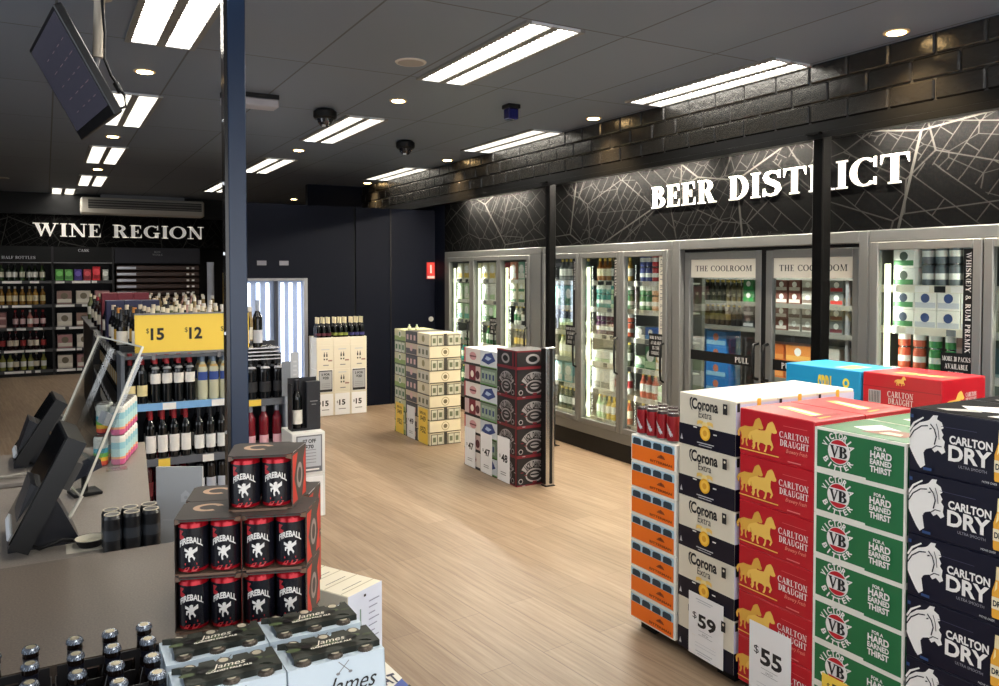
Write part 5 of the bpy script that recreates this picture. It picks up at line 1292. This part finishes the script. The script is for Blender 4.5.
# ------------------------------------------------------------------ cinnamon whisky can packs on the ledge
BDY, EDGE_R = M((20, 20, 28), .25), M((166, 14, 30), .25, .45)
def fire_pack(sp=0):
    r_ = empty('can_four_pack', link=False)
    hh, rr_ = .122, .0328
    cm = MB()
    for i, (x, y) in enumerate(((-.034, -.034), (.034, -.034), (-.034, .034), (.034, .034))):
        cm = MB()
        prof = [(rr_ * .74, .002), (rr_ * .97, .008), (rr_, .015), (rr_, .026), (rr_, hh - .018), (rr_ * .96, hh - .010), (rr_ * .84, hh - .002), (rr_ * .80, hh), (0, hh - .003)]
        cm.lathe(prof, [STEEL, EDGE_R, BDY, BDY, EDGE_R, EDGE_R, STEEL, STEEL], 24, x, y)
        c = build(cm, 'can', r_, link=False)
        if y < 0:
            a = MB()
            def wrap(ps, mat, k=1):
                q = rr_ + .0005 * k
                for p in ps:
                    a.add([(x + q * math.sin(u / rr_), y - q * math.cos(u / rr_), v) for u, v in p], [tuple(range(len(p)))], mat)
            WH = M((232, 228, 222), .45)
            g = sans('FIREBALL'); xs = [px for p in g for px, _ in p]; x0, x1 = min(xs), max(xs)
            W2 = .050
            cv = lambda px, py: ((px - x0) / (x1 - x0) * W2 - W2 / 2, .062 + py / .72 * .0130 + (.011 * (1 - (2 * (px - x0) / (x1 - x0) - 1) ** 2)))
            wrap([[cv(px, py) for px, py in p] for p in g], WH, 2)
            dv = [(-1, 24), (3, 23), (3, 18), (7, 20), (12, 24), (12, 15), (7, 13), (4, 10), (5, 6), (8, 2), (6, -3), (4, 2), (1, 5), (-2, 2), (-1, -5), (-4, -5), (-5, 1), (-4, 8), (-7, 8), (-8, 3), (-10, 4), (-10, 11), (-5, 13), (-12, 16), (-12, 22), (-6, 19), (-3, 17), (-4, 21)]
            wrap([[(px * .0011, .037 + py * .0011) for px, py in dv]], WH, 2)
            wrap([[(-.026, .080), (-.016, .078), (-.014, .086), (-.022, .090), (-.016, .098), (-.026, .100)]], M((170, 24, 36), .4), 1)
            wrap([[(-.013, .024), (.013, .024), (.013, .028), (-.013, .028)], [(-.018, .010), (-.008, .010), (-.002, .020), (-.012, .018)], [(.0, .010), (.010, .010), (.018, .019), (.004, .020)]], M((190, 40, 44), .4), 1)
            build(a, 'label_print', c, link=False)
    cb = MB(); W_ = .0685
    c_ = M((62, 54, 50), .55); c2 = M((112, 86, 70), .6)
    cb.prism([(-W_, -W_ + .012, hh + .0012), (-W_ + .012, -W_, hh + .0012), (W_ - .012, -W_, hh + .0012), (W_, -W_ + .012, hh + .0012), (W_, W_ - .012, hh + .0012), (W_ - .012, W_, hh + .0012), (-W_ + .012, W_, hh + .0012), (-W_, W_ - .012, hh + .0012)], (0, 0, .0012), c_)
    cb.box(-W_, W_, -W_ + .01, W_ - .01, 0, .0018, c2)
    if sp:
        cb.prism([(W_, -W_ + .012, 0), (W_ + sp, W_ - .012, 0), (W_ + sp, W_ - .012, hh), (W_, -W_ + .012, hh)], (.001, 0, 0), c_)
        cb.prism([(W_, -W_ + .012, hh + .0012), (W_ + sp, W_ - .012, hh + .0012), (W_, W_ - .012, hh + .0012)], (0, 0, .0012), c_)
    for s_ in (-1,) if sp else (-1, 1):
        cb.prism([(s_ * W_, -W_ + .012, 0), (s_ * W_, W_ - .012, 0), (s_ * W_, W_ - .012, hh), (s_ * W_, -W_ + .012, hh)], (s_ * .001, 0, 0), c_)
        # side straps hugging the can fronts
    cb.prism([(-W_, -W_ + .012, hh), (-W_ + .012, -W_, hh), (-W_ + .012, -W_, hh - .006), (-W_, -W_ + .012, hh - .012)], (.0006, .0006, 0), c2)
    cb.prism([(W_, -W_ + .012, hh), (W_ - .012, -W_, hh), (W_ - .012, -W_, hh - .006), (W_, -W_ + .012, hh - .012)], (-.0006, .0006, 0), c2)
    cb.box(-W_ + .010, W_ - .010, -W_ - .0008, -W_ + .0002, 0, .005, c2).box(-W_ + .010, W_ - .010, -W_ - .0008, -W_ + .0002, hh - .003, hh, c_)
    w_ = build(cb, 'card_wrap', r_, link=False)
    a = Art(); a.face((-W_, -W_, hh + .0024), (1, 0, 0), (0, 1, 0))
    a.polys(ring(.06, .085, .034, .03, 20, 300, .014, .012, 16), M((206, 170, 140), .6)); a.polys(ring(.085, .055, .03, .018, 180, 380, .006, .005, 14), M((30, 26, 26), .5)); a.rect(.09, .07, .13, .078, M((30, 26, 26), .5))
    a.face((W_ + .001 + (.0 if not sp else -.0002), -W_ + (.012 if sp else 0), 0), (sp, 2 * W_ - .024, 0), (0, 0, 1)); a.polys([[(.004, .006), (.045, .006), (.016, .06), (.045, .116), (.004, .116)]], M((190, 44, 30), .5)); a.polys([[(.08, .006), (.112, .006), (.112, .116), (.09, .09), (.10, .05)]], M((190, 44, 30), .5)); a.disc(.058, .06, .024, M((150, 140, 134), .5), .03, 16); a.disc(.058, .06, .014, M((40, 36, 36), .5), .018, 14)
    a.build('print', w_, link=False)
    return proto(r_)
fp, fps = fire_pack(), fire_pack(.026)
rzf = R(-18)
f0 = Vector((.316, 1.862)); du = Vector((math.cos(rzf), math.sin(rzf))); dv_ = Vector((-math.sin(rzf), math.cos(rzf)))
CZ = CLO + .0386
for k in range(2):
    for i in range(2):
        for j in range(2):
            if k == 1 and j == 1 and i == 0: pass
            p = f0 + du * (i * .1395) + dv_ * (j * .1395)
            put(fps if i else fp, (p.x, p.y, CZ + k * .1255), rzf, f'black and red four-can pack in counter pyramid, {("bottom", "middle")[k]} layer, {("front", "back")[j]} {("left", "right")[i]}', 'can pack', 'black and red can packs')
p = f0 + du * .108 + dv_ * .03
put(fps, (p.x, p.y, CZ + 2 * .1255), rzf, 'black and red four-can pack alone on top of the counter pyramid', 'can pack', 'black and red can packs')

# ------------------------------------------------------------------ low display stand in front of the counter with six-packs
ds = empty('display_stand', (.14, 1.49, 0), 0, 'low white display stand in front of the counter holding beer six-packs', 'stand')
build(MB().box(-.56, .44, -.30, .30, .57, .60, M((200, 196, 188), .5), .003), 'top', ds)
for x in (-.54, .40):
    for y in (-.28, .26): build(MB().box(x, x + .02, y, y + .02, 0, .5695, M((90, 90, 90), .5)), 'leg', ds)
AMB = M((46, 26, 14), .1, 0, 0, .6)
def beer(cap, glass=AMB, foil=None, lab=None):
    r_ = empty('beer_bottle', link=False)
    prof = [(.027, 0), (.0302, .006), (.0302, .125), (.026, .15), (.0145, .185), (.0128, .215), (.0138, .216), (.0138, .226), (.012, .228)]
    build(MB().lathe(prof, glass, 20), 'body', r_, link=False)
    if foil: build(MB().lathe([(.0165, .176), (.0136, .19), (.0134, .214), (.0146, .2165)], foil, 20, cap=False), 'neck_foil', r_, link=False)
    n = 21; cp = MB(); b = []
    for rr2, z in ((.0150, .2265), (.0146, .232), (.0118, .2345)):
        b += [((rr2 + (.0009 if (k % 2 and z < .23) else 0)) * math.cos(2 * PI * k / 42), (rr2 + (.0009 if (k % 2 and z < .23) else 0)) * math.sin(2 * PI * k / 42), z) for k in range(42)]
    for j in range(2): cp.add(b[j * 42:(j + 2) * 42], [(k, (k + 1) % 42, 42 + (k + 1) % 42, 42 + k) for k in range(42)], cap, j == 1)
    cp.add(b[84:], [tuple(range(42))], cap); cp.lathe([(.0085, .2346), (.0085, .2350)], lab or cap, 14)
    build(cp, 'crown_cap', r_, link=False)
    return proto(r_)
BD = beer(M((130, 138, 150), .25, .8), M((20, 14, 12), .1, 0, 0, .6), M((24, 26, 38), .3, .3), M((176, 166, 140), .3, .5))
def carrier(w, d, col, rim, hcol):
    r_ = empty('bottle_carrier', link=False)
    mb = MB()
    h0, h1 = .10, .115
    for y in (-d / 2, d / 2 - .002): mb.box(-w / 2, w / 2, y, y + .002, 0, h1 + .04, col)
    for x in (-w / 2, w / 2 - .002): mb.box(x, x + .002, -d / 2 + .002, d / 2 - .002, 0, h1 + .04, col)
    mb.box(-w / 2 + .002, w / 2 - .002, -d / 2 + .002, d / 2 - .002, 0, .002, col)
    build(mb, 'box', r_, link=False)
    build(MB().box(-w / 2, w / 2, -d / 2 - .0006, -d / 2, h1 + .03, h1 + .04, rim).box(-w / 2, w / 2, d / 2, d / 2 + .0006, h1 + .03, h1 + .04, rim), 'rim', r_, link=False)
    hd = MB(); t = .0015; zt = .205
    def hw(x0, z0, x1, z1): hd.box(x0, x1, -t, t, z0, z1, hcol)
    hw(-w / 2 + .003, .003, w / 2 - .003, .165); hw(-w / 2 + .003, .165, -w * .22, zt); hw(w * .22, .165, w / 2 - .003, zt); hw(-w * .22, .19, w * .22, zt)
    build(hd, 'handle', r_, link=False)
    return proto(r_)
DKB = M((22, 20, 22), .5)
ca = carrier(.192, .142, DKB, M((96, 40, 40), .5), M((30, 28, 30), .45))
for ci, (cx, cn) in enumerate(((.10, 'right'), (-.098, 'left'))):
    for cj, (cy, cm_) in enumerate(((1.706, 'back'), (1.556, 'front'))):
        put(ca, (cx, cy, .6006), 0, f'black six-pack bottle carrier with dull red rim, {cm_} {cn} one', 'carrier', 'black bottle carriers')
        for j in range(2):
            for i in range(3):
                put(BD, (cx - .062 + i * .062, cy + .036 - j * .072, .603), 0, f'dark capped bottle in {cm_} {cn} black carrier, {("back", "front")[j]} row, {nth(i)} from left', 'bottle', 'dark bottles in black carriers')
for cy, cm_ in ((1.40, 'nearest'),):
    put(ca, (.10, cy, .6006), 0, 'black six-pack bottle carrier with dull red rim nearest the camera', 'carrier', 'black bottle carriers')
BS = beer(M((84, 76, 68), .3, .7), M((60, 40, 20), .12, 0, 0, .6), M((206, 204, 200), .4), M((206, 196, 174), .4, .3))
PALE = M((198, 212, 222), .5); CAMO = M((40, 44, 36), .55)
def ale_pack(front):
    r_ = empty('beer_six_pack', link=False)
    w, d = .186, .124
    mb = MB()
    # tapered paperboard sleeve: straight lower walls, sloped shoulders, dark neck panel on top
    zs, zt = .128, .206
    prof = [(-d / 2, 0), (-d / 2, .150), (-.0525, .2275), (.0525, .2275), (d / 2, .150), (d / 2, 0)]
    mb.prism([(-w / 2, y, z) for y, z in prof], (.0015, 0, 0), PALE); mb.prism([(w / 2 - .0015, y, z) for y, z in prof], (.0015, 0, 0), PALE)
    for (y0, z0), (y1, z1) in zip(prof, prof[1:]):
        if abs(y0) == .0525 and abs(y1) == .0525: continue
        mb.add([(-w / 2, y0, z0), (w / 2, y0, z0), (w / 2, y1, z1), (-w / 2, y1, z1)], [(0, 1, 2, 3)], PALE if z1 < .5 else PALE)
    mb.add([(-w / 2, -.0525, .2274), (w / 2, -.0525, .2274), (w / 2, .0525, .2274), (-w / 2, .0525, .2274)], [(0, 1, 2, 3)], PALE)
    build(mb, 'sleeve', r_, link=False)
    tp = MB(); tw = w / 2 - .004
    o_ = []   # dark top panel, scalloped round the six caps
    for sg, xs in ((-1, (-.06, 0, .06)), (1, (.06, 0, -.06))):
        o_.append((-sg * -1 * tw if False else (sg * -1) * -1 * (tw if sg > 0 else -tw), sg * .038))
        for xc in xs:
            for q_ in range(7):
                t_ = PI * q_ / 6
                o_.append((xc - (-sg) * .0172 * math.cos(t_) * 1.0, sg * (.038 - .020 * math.sin(t_))))
        o_.append(((tw if sg < 0 else -tw), sg * .038))
    tp.prism([(x, y, .2277) for x, y in o_], (0, 0, .0113), CAMO)
    t_ = build(tp, 'neck_panel', r_, link=False)
    a = Art(); a.face((-tw, -.036, .239), (1, 0, 0), (0, 1, 0))
    for x, y, q, c in ((.02, .035, .014, (70, 84, 50)), (.09, .034, .016, (62, 76, 46)), (.14, .040, .013, (78, 90, 56)), (.165, .034, .010, (58, 66, 44)), (.06, .03, .010, (74, 80, 60))): a.disc(x, y, q, M(c, .55), q * .5, 12)
    for x in (.046, .134): a.disc(x, .036, .011, BLACK, .008, 14)
    a.text('James', .062, .027, .122, .048, CREAM, False, .35); a.text('GARDEN PALE ALE', .050, .0195, .130, .0255, CREAM, True, .1)
    a.build('print', t_, link=False)
    a = Art(); a.face((-w / 2, -d / 2, .150), (1, 0, 0), (0, .0095, .0775))
    for s_ in (-1, 1): a.polys(stroke([(.105 - .012 * s_, .052), (.105 + .010 * s_, .073)], [.0016, .0016]), GREY); a.disc(.105 - .012 * s_, .052, .004, GREY, .0025, 10)
    a.text('James', .066, .006, .168, .046, INK, False, .45)
    a.outline([(-9, 0), (9, 0), (9, 36), (4, 52), (-4, 52), (-9, 36)], .030, -.06, .0017, .0020, M((96, 84, 84), .4)); a.outline([(-8, 4), (8, 4), (8, 22), (-8, 22)], .030, -.06, .0017, .0020, M((60, 90, 110), .5)); a.outline([(-5, 38), (5, 38), (4, 50), (-4, 50)], .030, -.06, .0017, .0020, M((200, 130, 110), .5))
    a.build('label_print', r_, link=False)
    return proto(r_)
ap = ale_pack(True)
for (cx, cy, nme) in ((.458, 1.475, 'front right'), (.278, 1.475, 'front left'), (.458, 1.606, 'back right'), (.278, 1.606, 'back left')):
    cx = cx + (.004 if 'right' in nme else -.004)
    put(ap, (cx, cy, .6006), 0, f'pale blue six-pack with dark handle panel, {nme} one', 'beer pack', 'pale blue six-packs')
    for j in range(2):
        for i in range(3):
            put(BS, (cx - .060 + i * .060, cy - .0355 + j * .071, .601), 0, f'silver capped bottle in {nme} pale blue pack, {("front", "back")[j]} row, {nth(i)} from left', 'bottle', 'bottles in the pale blue packs')
# bottles that cross the sleeve shoulders need the sleeve open round their necks: shoulders stop at the necks

# ------------------------------------------------------------------ white cartons and blue cartons right of the counter
def d_wine2(a, w, d, h):
    a.face((-w / 2, -d / 2, 0), (1, 0, 0), (0, 0, 1)); a.rect(.0, .0, w, h, M((216, 222, 236), .5))
    for x, s_ in ((.035, .8), (.055, 1.05)): a.outline([(-6, 0), (6, 0), (6, 40), (2.5, 56), (2.5, 78), (-2.5, 78), (-2.5, 56), (-6, 40)], x, .07, .0012 * s_, .0018 * s_, M((120, 150, 140), .5)); a.rect(x - .006, .085, x + .006, .11, M((90, 170, 120), .5))
    for k in range(9): a.rect(.09, .07 + k * .02, .09 + .03 + .01 * (k % 3), .074 + k * .02, M((150, 156, 176), .5))
    a.rect(.065, h - .02, .075, h - .012, INK)
    a.face((-w / 2, -d / 2, h), (1, 0, 0), (0, 1, 0))
    for k in range(4): a.rect(.004, .03 + k * .07, w - .004, .034 + k * .07, M((180, 168, 140), .6)); a.rect(.03, .05 + k * .07, .12, .053 + k * .07, M((90, 84, 70), .6))
P_W2 = slab(.16, .31, .274, M((234, 226, 204), .5), d_wine2, 'wine_carton')
rzw = R(28.6)
for k in range(2): put(P_W2, (.790, 2.513, .0006 + k * .2746), rzw, f'cream and pale blue wine carton turned askew beside the counter, {("lower", "upper")[k]} one', 'carton', 'askew wine cartons')
def d_bl2(a, w, d, h):
    a.face((-w / 2, -d / 2, 0), (1, 0, 0), (0, 0, 1)); a.rect(.0, h * .3, w, h * .6, WHITE)
    a.face((w / 2, -d / 2, 0), (0, 1, 0), (0, 0, 1)); a.rect(.0, h * .3, d, h * .6, WHITE)
    a.face((-w / 2, -d / 2, h), (1, 0, 0), (0, 1, 0)); a.polys([[(0, .12), (w, .25), (w, .38), (0, .26)]], M((226, 222, 210), .5)); a.polys([[(0, .05), (w, .18), (w, .21), (0, .09)]], INK); a.text('GREAT', w * .40, .235, w * .95, .285, M((40, 44, 70), .5))
P_B2 = slab(.19, .46, .245, M((62, 84, 160), .5), d_bl2)
for k in range(2): put(P_B2, (.700, 1.88, .0006 + k * .2456), R(4), f'blue and white carton beside the pale blue six-packs, {("lower", "upper")[k]} one', 'carton', 'blue and white cartons')

# ------------------------------------------------------------------ things on the low counter
def slim(col, band, r, h, n=20):
    r_ = empty('drink_can', link=False)
    build(MB().lathe([(r * .8, 0), (r, .006), (r, h * .35), (r, h * .62), (r, h - .012), (r * .82, h - .001)], [col, col, band, col, col], n), 'body', r_, link=False)
    build(MB().lathe([(r * .86, h - .002), (r * .86, h), (r * .72, h), (r * .70, h - .002), (0, h - .002)], M((206, 196, 176), .35, .4), n), 'lid', r_, link=False)
    return proto(r_)
bc = slim(M((20, 22, 26), .3), M((50, 54, 60), .3), .0265, .115)
for r0 in range(2):
    for i in range(3):
        put(bc, (.160 + i * .0535, 2.60 + r0 * .0545 + i * .004, .7206), 0, f'slim black can behind counter ledge, {("front", "back")[r0]} row, {nth(i)} from left', 'can', 'slim black cans')
def rainbow():
    r_ = empty('drink_can', link=False); r, h = .029, .128
    cols = [(214, 96, 146), (214, 96, 146), (240, 170, 120), (186, 222, 222), (150, 204, 216), (230, 228, 220)]
    build(MB().lathe([(r * .8, 0), (r, .006), (r, .026), (r, .036), (r, .07), (r, .098), (r, h - .012), (r * .84, h - .002)], [M(c, .35) for c in cols] + [M((230, 228, 220), .35)], 18), 'body', r_, link=False)
    build(MB().lathe([(r * .86, h - .002), (r * .86, h), (0, h - .001)], M((40, 38, 40), .4), 18), 'lid', r_, link=False)
    return proto(r_)
def stripes():
    r_ = empty('drink_can', link=False); r, h = .029, .128
    cols = [(200, 60, 90), (226, 90, 60), (240, 190, 60), (120, 190, 90), (80, 170, 190), (210, 214, 206)]
    build(MB().lathe([(r * .8, 0), (r, .006), (r, .022), (r, .038), (r, .056), (r, .076), (r, h - .012), (r * .84, h - .002)], [M(c, .35) for c in cols] + [M((210, 214, 206), .35)], 18), 'body', r_, link=False)
    build(MB().lathe([(r * .86, h - .002), (r * .86, h), (0, h - .001)], M((40, 38, 40), .4), 18), 'lid', r_, link=False)
    return proto(r_)
ra, rs = rainbow(), stripes()
d1 = Vector((.100, .395)).normalized() * .0605
for t in range(2):
    for i in range(6):
        b = Vector((.262, 3.80)) + d1 * i
        if b.x > .365: continue
        put(ra, (b.x, b.y, .7206 + t * .1285), 0, f'pastel pink and blue drink can, {("lower", "upper")[t]} tier, {nth(i)} from the front', 'can', 'pastel drink cans')
    for i in range(3):
        b = Vector((.195, 3.815)) + d1 * i
        if t == 0 or i > 0: put(rs, (b.x, b.y, .7206 + t * .1285), 0, f'rainbow striped can left of pastel cans, {("lower", "upper")[t]} tier, {nth(i)} from the front', 'can', 'rainbow drink cans')
o = build(MB().box(-.022, .022, -.002, .002, .004, .28, ACRYL).box(-.03, .05, -.03, .03, 0, .004, ACRYL), 'acrylic_sign_holder', None, (.238, 3.70, .7206)); tag(o, 'clear acrylic upright holder before the pastel cans', 'holder')
rr = empty('coin_dish', (.105, 2.70, .7206), 0, 'small black rimmed dish with pale inside left of the black cans', 'dish')
build(MB().lathe([(.03, 0), (.043, .022), (.046, .024), (.042, .024), (.034, .010), (0, .008)], [BLACK, BLACK, BLACK, M((206, 200, 180), .5), M((206, 200, 180), .5)], 28), 'bowl', rr)
build(MB().box(-.065, .05, -.05, .05, -.0004, .0004, M((200, 192, 176), .6)), 'paper', rr)

# checkout terminals: screens tilted away from the camera, seen almost edge on
def terminal(x, y, yaw, tilt, L, T, Wd, lab, z=.7206, stand=True):
    r_ = empty('checkout_terminal', (x, y, z), yaw, lab, 'terminal')
    t = R(tilt); ax = Vector((math.sin(t), 0, math.cos(t))); nx = Vector((-math.cos(t), 0, math.sin(t)))
    base = Vector((-.02, 0, .035))
    def slabm(mb, a0, a1, n0, n1, y0, y1, mat):
        P = [base + ax * a0 + nx * n0, base + ax * a1 + nx * n0, base + ax * a1 + nx * n1, base + ax * a0 + nx * n1]
        mb.prism([(p.x, y0, p.z) for p in P], (0, y1 - y0, 0), mat); return mb
    build(slabm(MB(), 0, L, -T, 0, -Wd / 2, Wd / 2, M((17, 18, 20), .4)), 'housing', r_)
    build(slabm(slabm(MB(), .01, L - .01, .0005, .004, -Wd / 2 + .01, Wd / 2 - .01, M((14, 15, 18), .1)), .01, .03, .004, .008, -Wd / 2 + .05, Wd / 2 - .05, LGREY), 'screen', r_)
    build(slabm(MB(), L * .55, L * .8, -T - .03, -T - .0005, -Wd * .3, Wd * .3, M((70, 68, 66), .5)), 'rear_housing', r_)
    build(slabm(MB(), .03, L * .9, -T - .012, -T - .008, Wd / 2 + .004, Wd / 2 + .01, LGREY), 'card_slot', r_)
    m = MB(); m.prism([(-.02, -.09, 0), (.17, -.09, 0), (.17, -.09, .008), (.10, -.09, .16), (.04, -.09, .20), (-.02, -.09, .02)], (0, .18, 0), M((24, 26, 34), .35)); build(m, 'stand', r_)
    build(MB().tube([(.02, -.11, .03), (.06, -.13, .012), (.12, -.14, .03), (.17, -.10, .008)], .006, BLACK), 'cable', r_)
    return r_
terminal(-.095, 2.83, R(3), 27, .345, .055, .34, 'black checkout terminal nearest the camera, screen tilted towards the staff side')
terminal(-.115, 4.02, R(3), 32, .30, .05, .30, 'black checkout terminal farther down the counter, behind the clear guard')
# clear acrylic guard leaning over the counter
yawg = math.atan2(.099, .57)
gd = empty('acrylic_guard', (.04, 3.125, .7206), yawg * 1.0, 'large clear acrylic guard leaning over the checkout terminals', 'guard')
tl = R(22.5); U_ = Vector((math.sin(tl), 0, math.cos(tl)))
def quad(p, a0, a1, y0, y1, th): 
    nx = Vector((-math.cos(tl), 0, math.sin(tl))) * th
    P = [Vector((0, 0, .12)) + U_ * a0, Vector((0, 0, .12)) + U_ * a1]
    return [(P[0].x, y0, P[0].z), (P[1].x, y0, P[1].z), (P[1].x, y1, P[1].z), (P[0].x, y1, P[0].z)], (nx.x, nx.y, nx.z)
q, nx = quad(0, 0, .50, -.29, .29, .006); build(MB().prism(q, nx, ACRYL), 'sheet', gd)
em = MB()
for a0, a1, y0, y1 in ((0, .50, -.294, -.290), (0, .50, .290, .294), (.497, .502, -.29, .29), (-.004, .0, -.29, .29)):
    q, nx = quad(0, a0, a1, y0, y1, .007); em.prism(q, nx, ACRYL_EDGE)
build(em, 'polished_edge', gd)
q, nx = quad(0, .13, .46, -.25, .02, -.10); 
fm = MB()
for a0, a1, y0, y1, t_ in ((.10, .47, -.26, -.255, -.02), (.10, .47, .10, .105, -.02), (.10, .105, -.255, .10, -.02)):
    q, nx = quad(0, a0, a1, y0, y1, t_); fm.prism(q, nx, ACRYL)
build(fm, 'leaflet_pocket', gd)
q, nx = quad(0, .22, .26, -.20, -.12, -.02); build(MB().prism(q, nx, LGREY), 'clip', gd)
build(MB().tube([(0, -.29, .12), (-.03, -.29, .07), (-.075, -.29, .0)], .006, ACRYL_EDGE).tube([(0, .29, .12), (-.02, .29, .06), (-.05, .29, .0)], .006, ACRYL_EDGE), 'lip', gd)
rr = empty('card_reader', (.115, 3.35, .7206), R(12), 'small dark payment terminal on a stand behind the guard', 'card reader')
build(MB().box(-.05, .05, -.05, .05, 0, .012, BLACK, .003), 'base', rr); build(MB().tube([(0, 0, .012), (0, 0, .10)], .012, BLACK), 'stem', rr)
m = MB(); m.prism([(-.05, -.045, .06), (.05, -.045, .10), (.045, -.045, .13), (-.06, -.045, .09)], (0, .09, 0), M((40, 46, 60), .35)); build(m, 'body', rr)
rr = empty('desk_tray', (-.10, 4.02 - .42, .7206), 0, 'flat grey plastic tray with a coiled cable at the counter back', 'tray')
build(MB().box(-.14, .10, -.02, .10, 0, .02, M((128, 120, 112), .5), .004), 'body', rr)
build(MB().tube([(-.14, .04, .028), (-.09, .05, .032), (-.04, .045, .03), (.0, .05, .034), (.06, .04, .03), (.10, .03, .028)], .006, M((150, 144, 132), .5)), 'cable', rr)

# ------------------------------------------------------------------ hanging screen
tv = empty('ceiling_screen', (.099, 3.942, 2.383), 0, 'dark flat screen hanging tilted from a white ceiling pole', 'screen')
n_ = Vector((-.875, -.10, -.475)).normalized(); xw = Vector((.12, -.99, 0)).normalized(); xw = (xw - n_ * xw.dot(n_)).normalized(); dn = n_.cross(xw).normalized()
if dn.z > 0: dn = -dn
Rm = Matrix((xw, -dn, xw.cross(-dn))).transposed().to_4x4()
sgn = 1 if xw.cross(-dn).dot(n_) > 0 else -1
WT, HT = .79, .45
b = MB(); b.T = Rm; b.box(-WT / 2, WT / 2, -HT / 2, HT / 2, *sorted((-.035 * sgn, 0)), M((20, 20, 22), .35), .004); build(b, 'housing', tv)
b = MB(); b.T = Rm; b.box(-WT / 2 + .018, WT / 2 - .018, -HT / 2 + .045, HT / 2 - .018, *sorted((.0003 * sgn, .0012 * sgn)), M((62, 61, 72), .15, 0, .36)); build(b, 'screen', tv)
b = MB(); b.T = Rm
for x in (-.17, -.01, .12, .24):
    for k in range(5): b.box(x, x + .05 + .02 * (k % 2), -.12 + k * .06, -.118 + k * .06, *sorted((.0013 * sgn, .0016 * sgn)), M((110, 90, 96), .3, 0, .45))
build(b, 'screen_text', tv)
pl = MB(); mp = Vector((0, 0, 0)) - n_ * .075
pl.tube([(.122, -.05, .367), (.112, -.05, .10)], .022, M((186, 176, 160), .5)); build(pl, 'pole', tv)
b = MB().tube([(.112, -.05, .10), (.10, -.04, .05)], .012, GREY).tube([(.10, -.04, .05), tuple(-n_ * .036)], .016, BLACK); build(b, 'bracket', tv)
build(MB().tube([(.128, -.08, .367), (.138, -.08, .2), (.135, -.085, .09), (.16, -.09, .02), (.21, -.10, -.06), (.215, -.10, -.11), (.17, -.10, -.13)], .006, BLACK).tube([(.176, -.095, -.01), (.196, -.098, -.05)], .013, BLACK), 'cable', tv)
build(MB().lathe([(.05, .355), (.05, .367)], M((186, 176, 160), .5), 20, .122, -.05), 'ceiling_plate', tv)

# cool daylight from the shop front behind the camera
kelvin_light('AREA', 'shopfront_daylight', (.8, -1.95, 1.4), FRONT_W, (.93, .96, 1), 5.0, 2.2, (R(90), 0, 0))
kelvin_light('AREA', 'side_fill_light', (-3.1, 2.2, 1.4), SIDE_W, (.86, .93, 1), 5.5, 2.2, (R(90), 0, R(-90)))  # added fill from the left that brightens the carton fronts; no window there
# remove the unplaced originals; the placed copies keep their meshes
for nme in dict.fromkeys(o.name for o in PROTO): bpy.data.objects.remove(bpy.data.objects[nme])
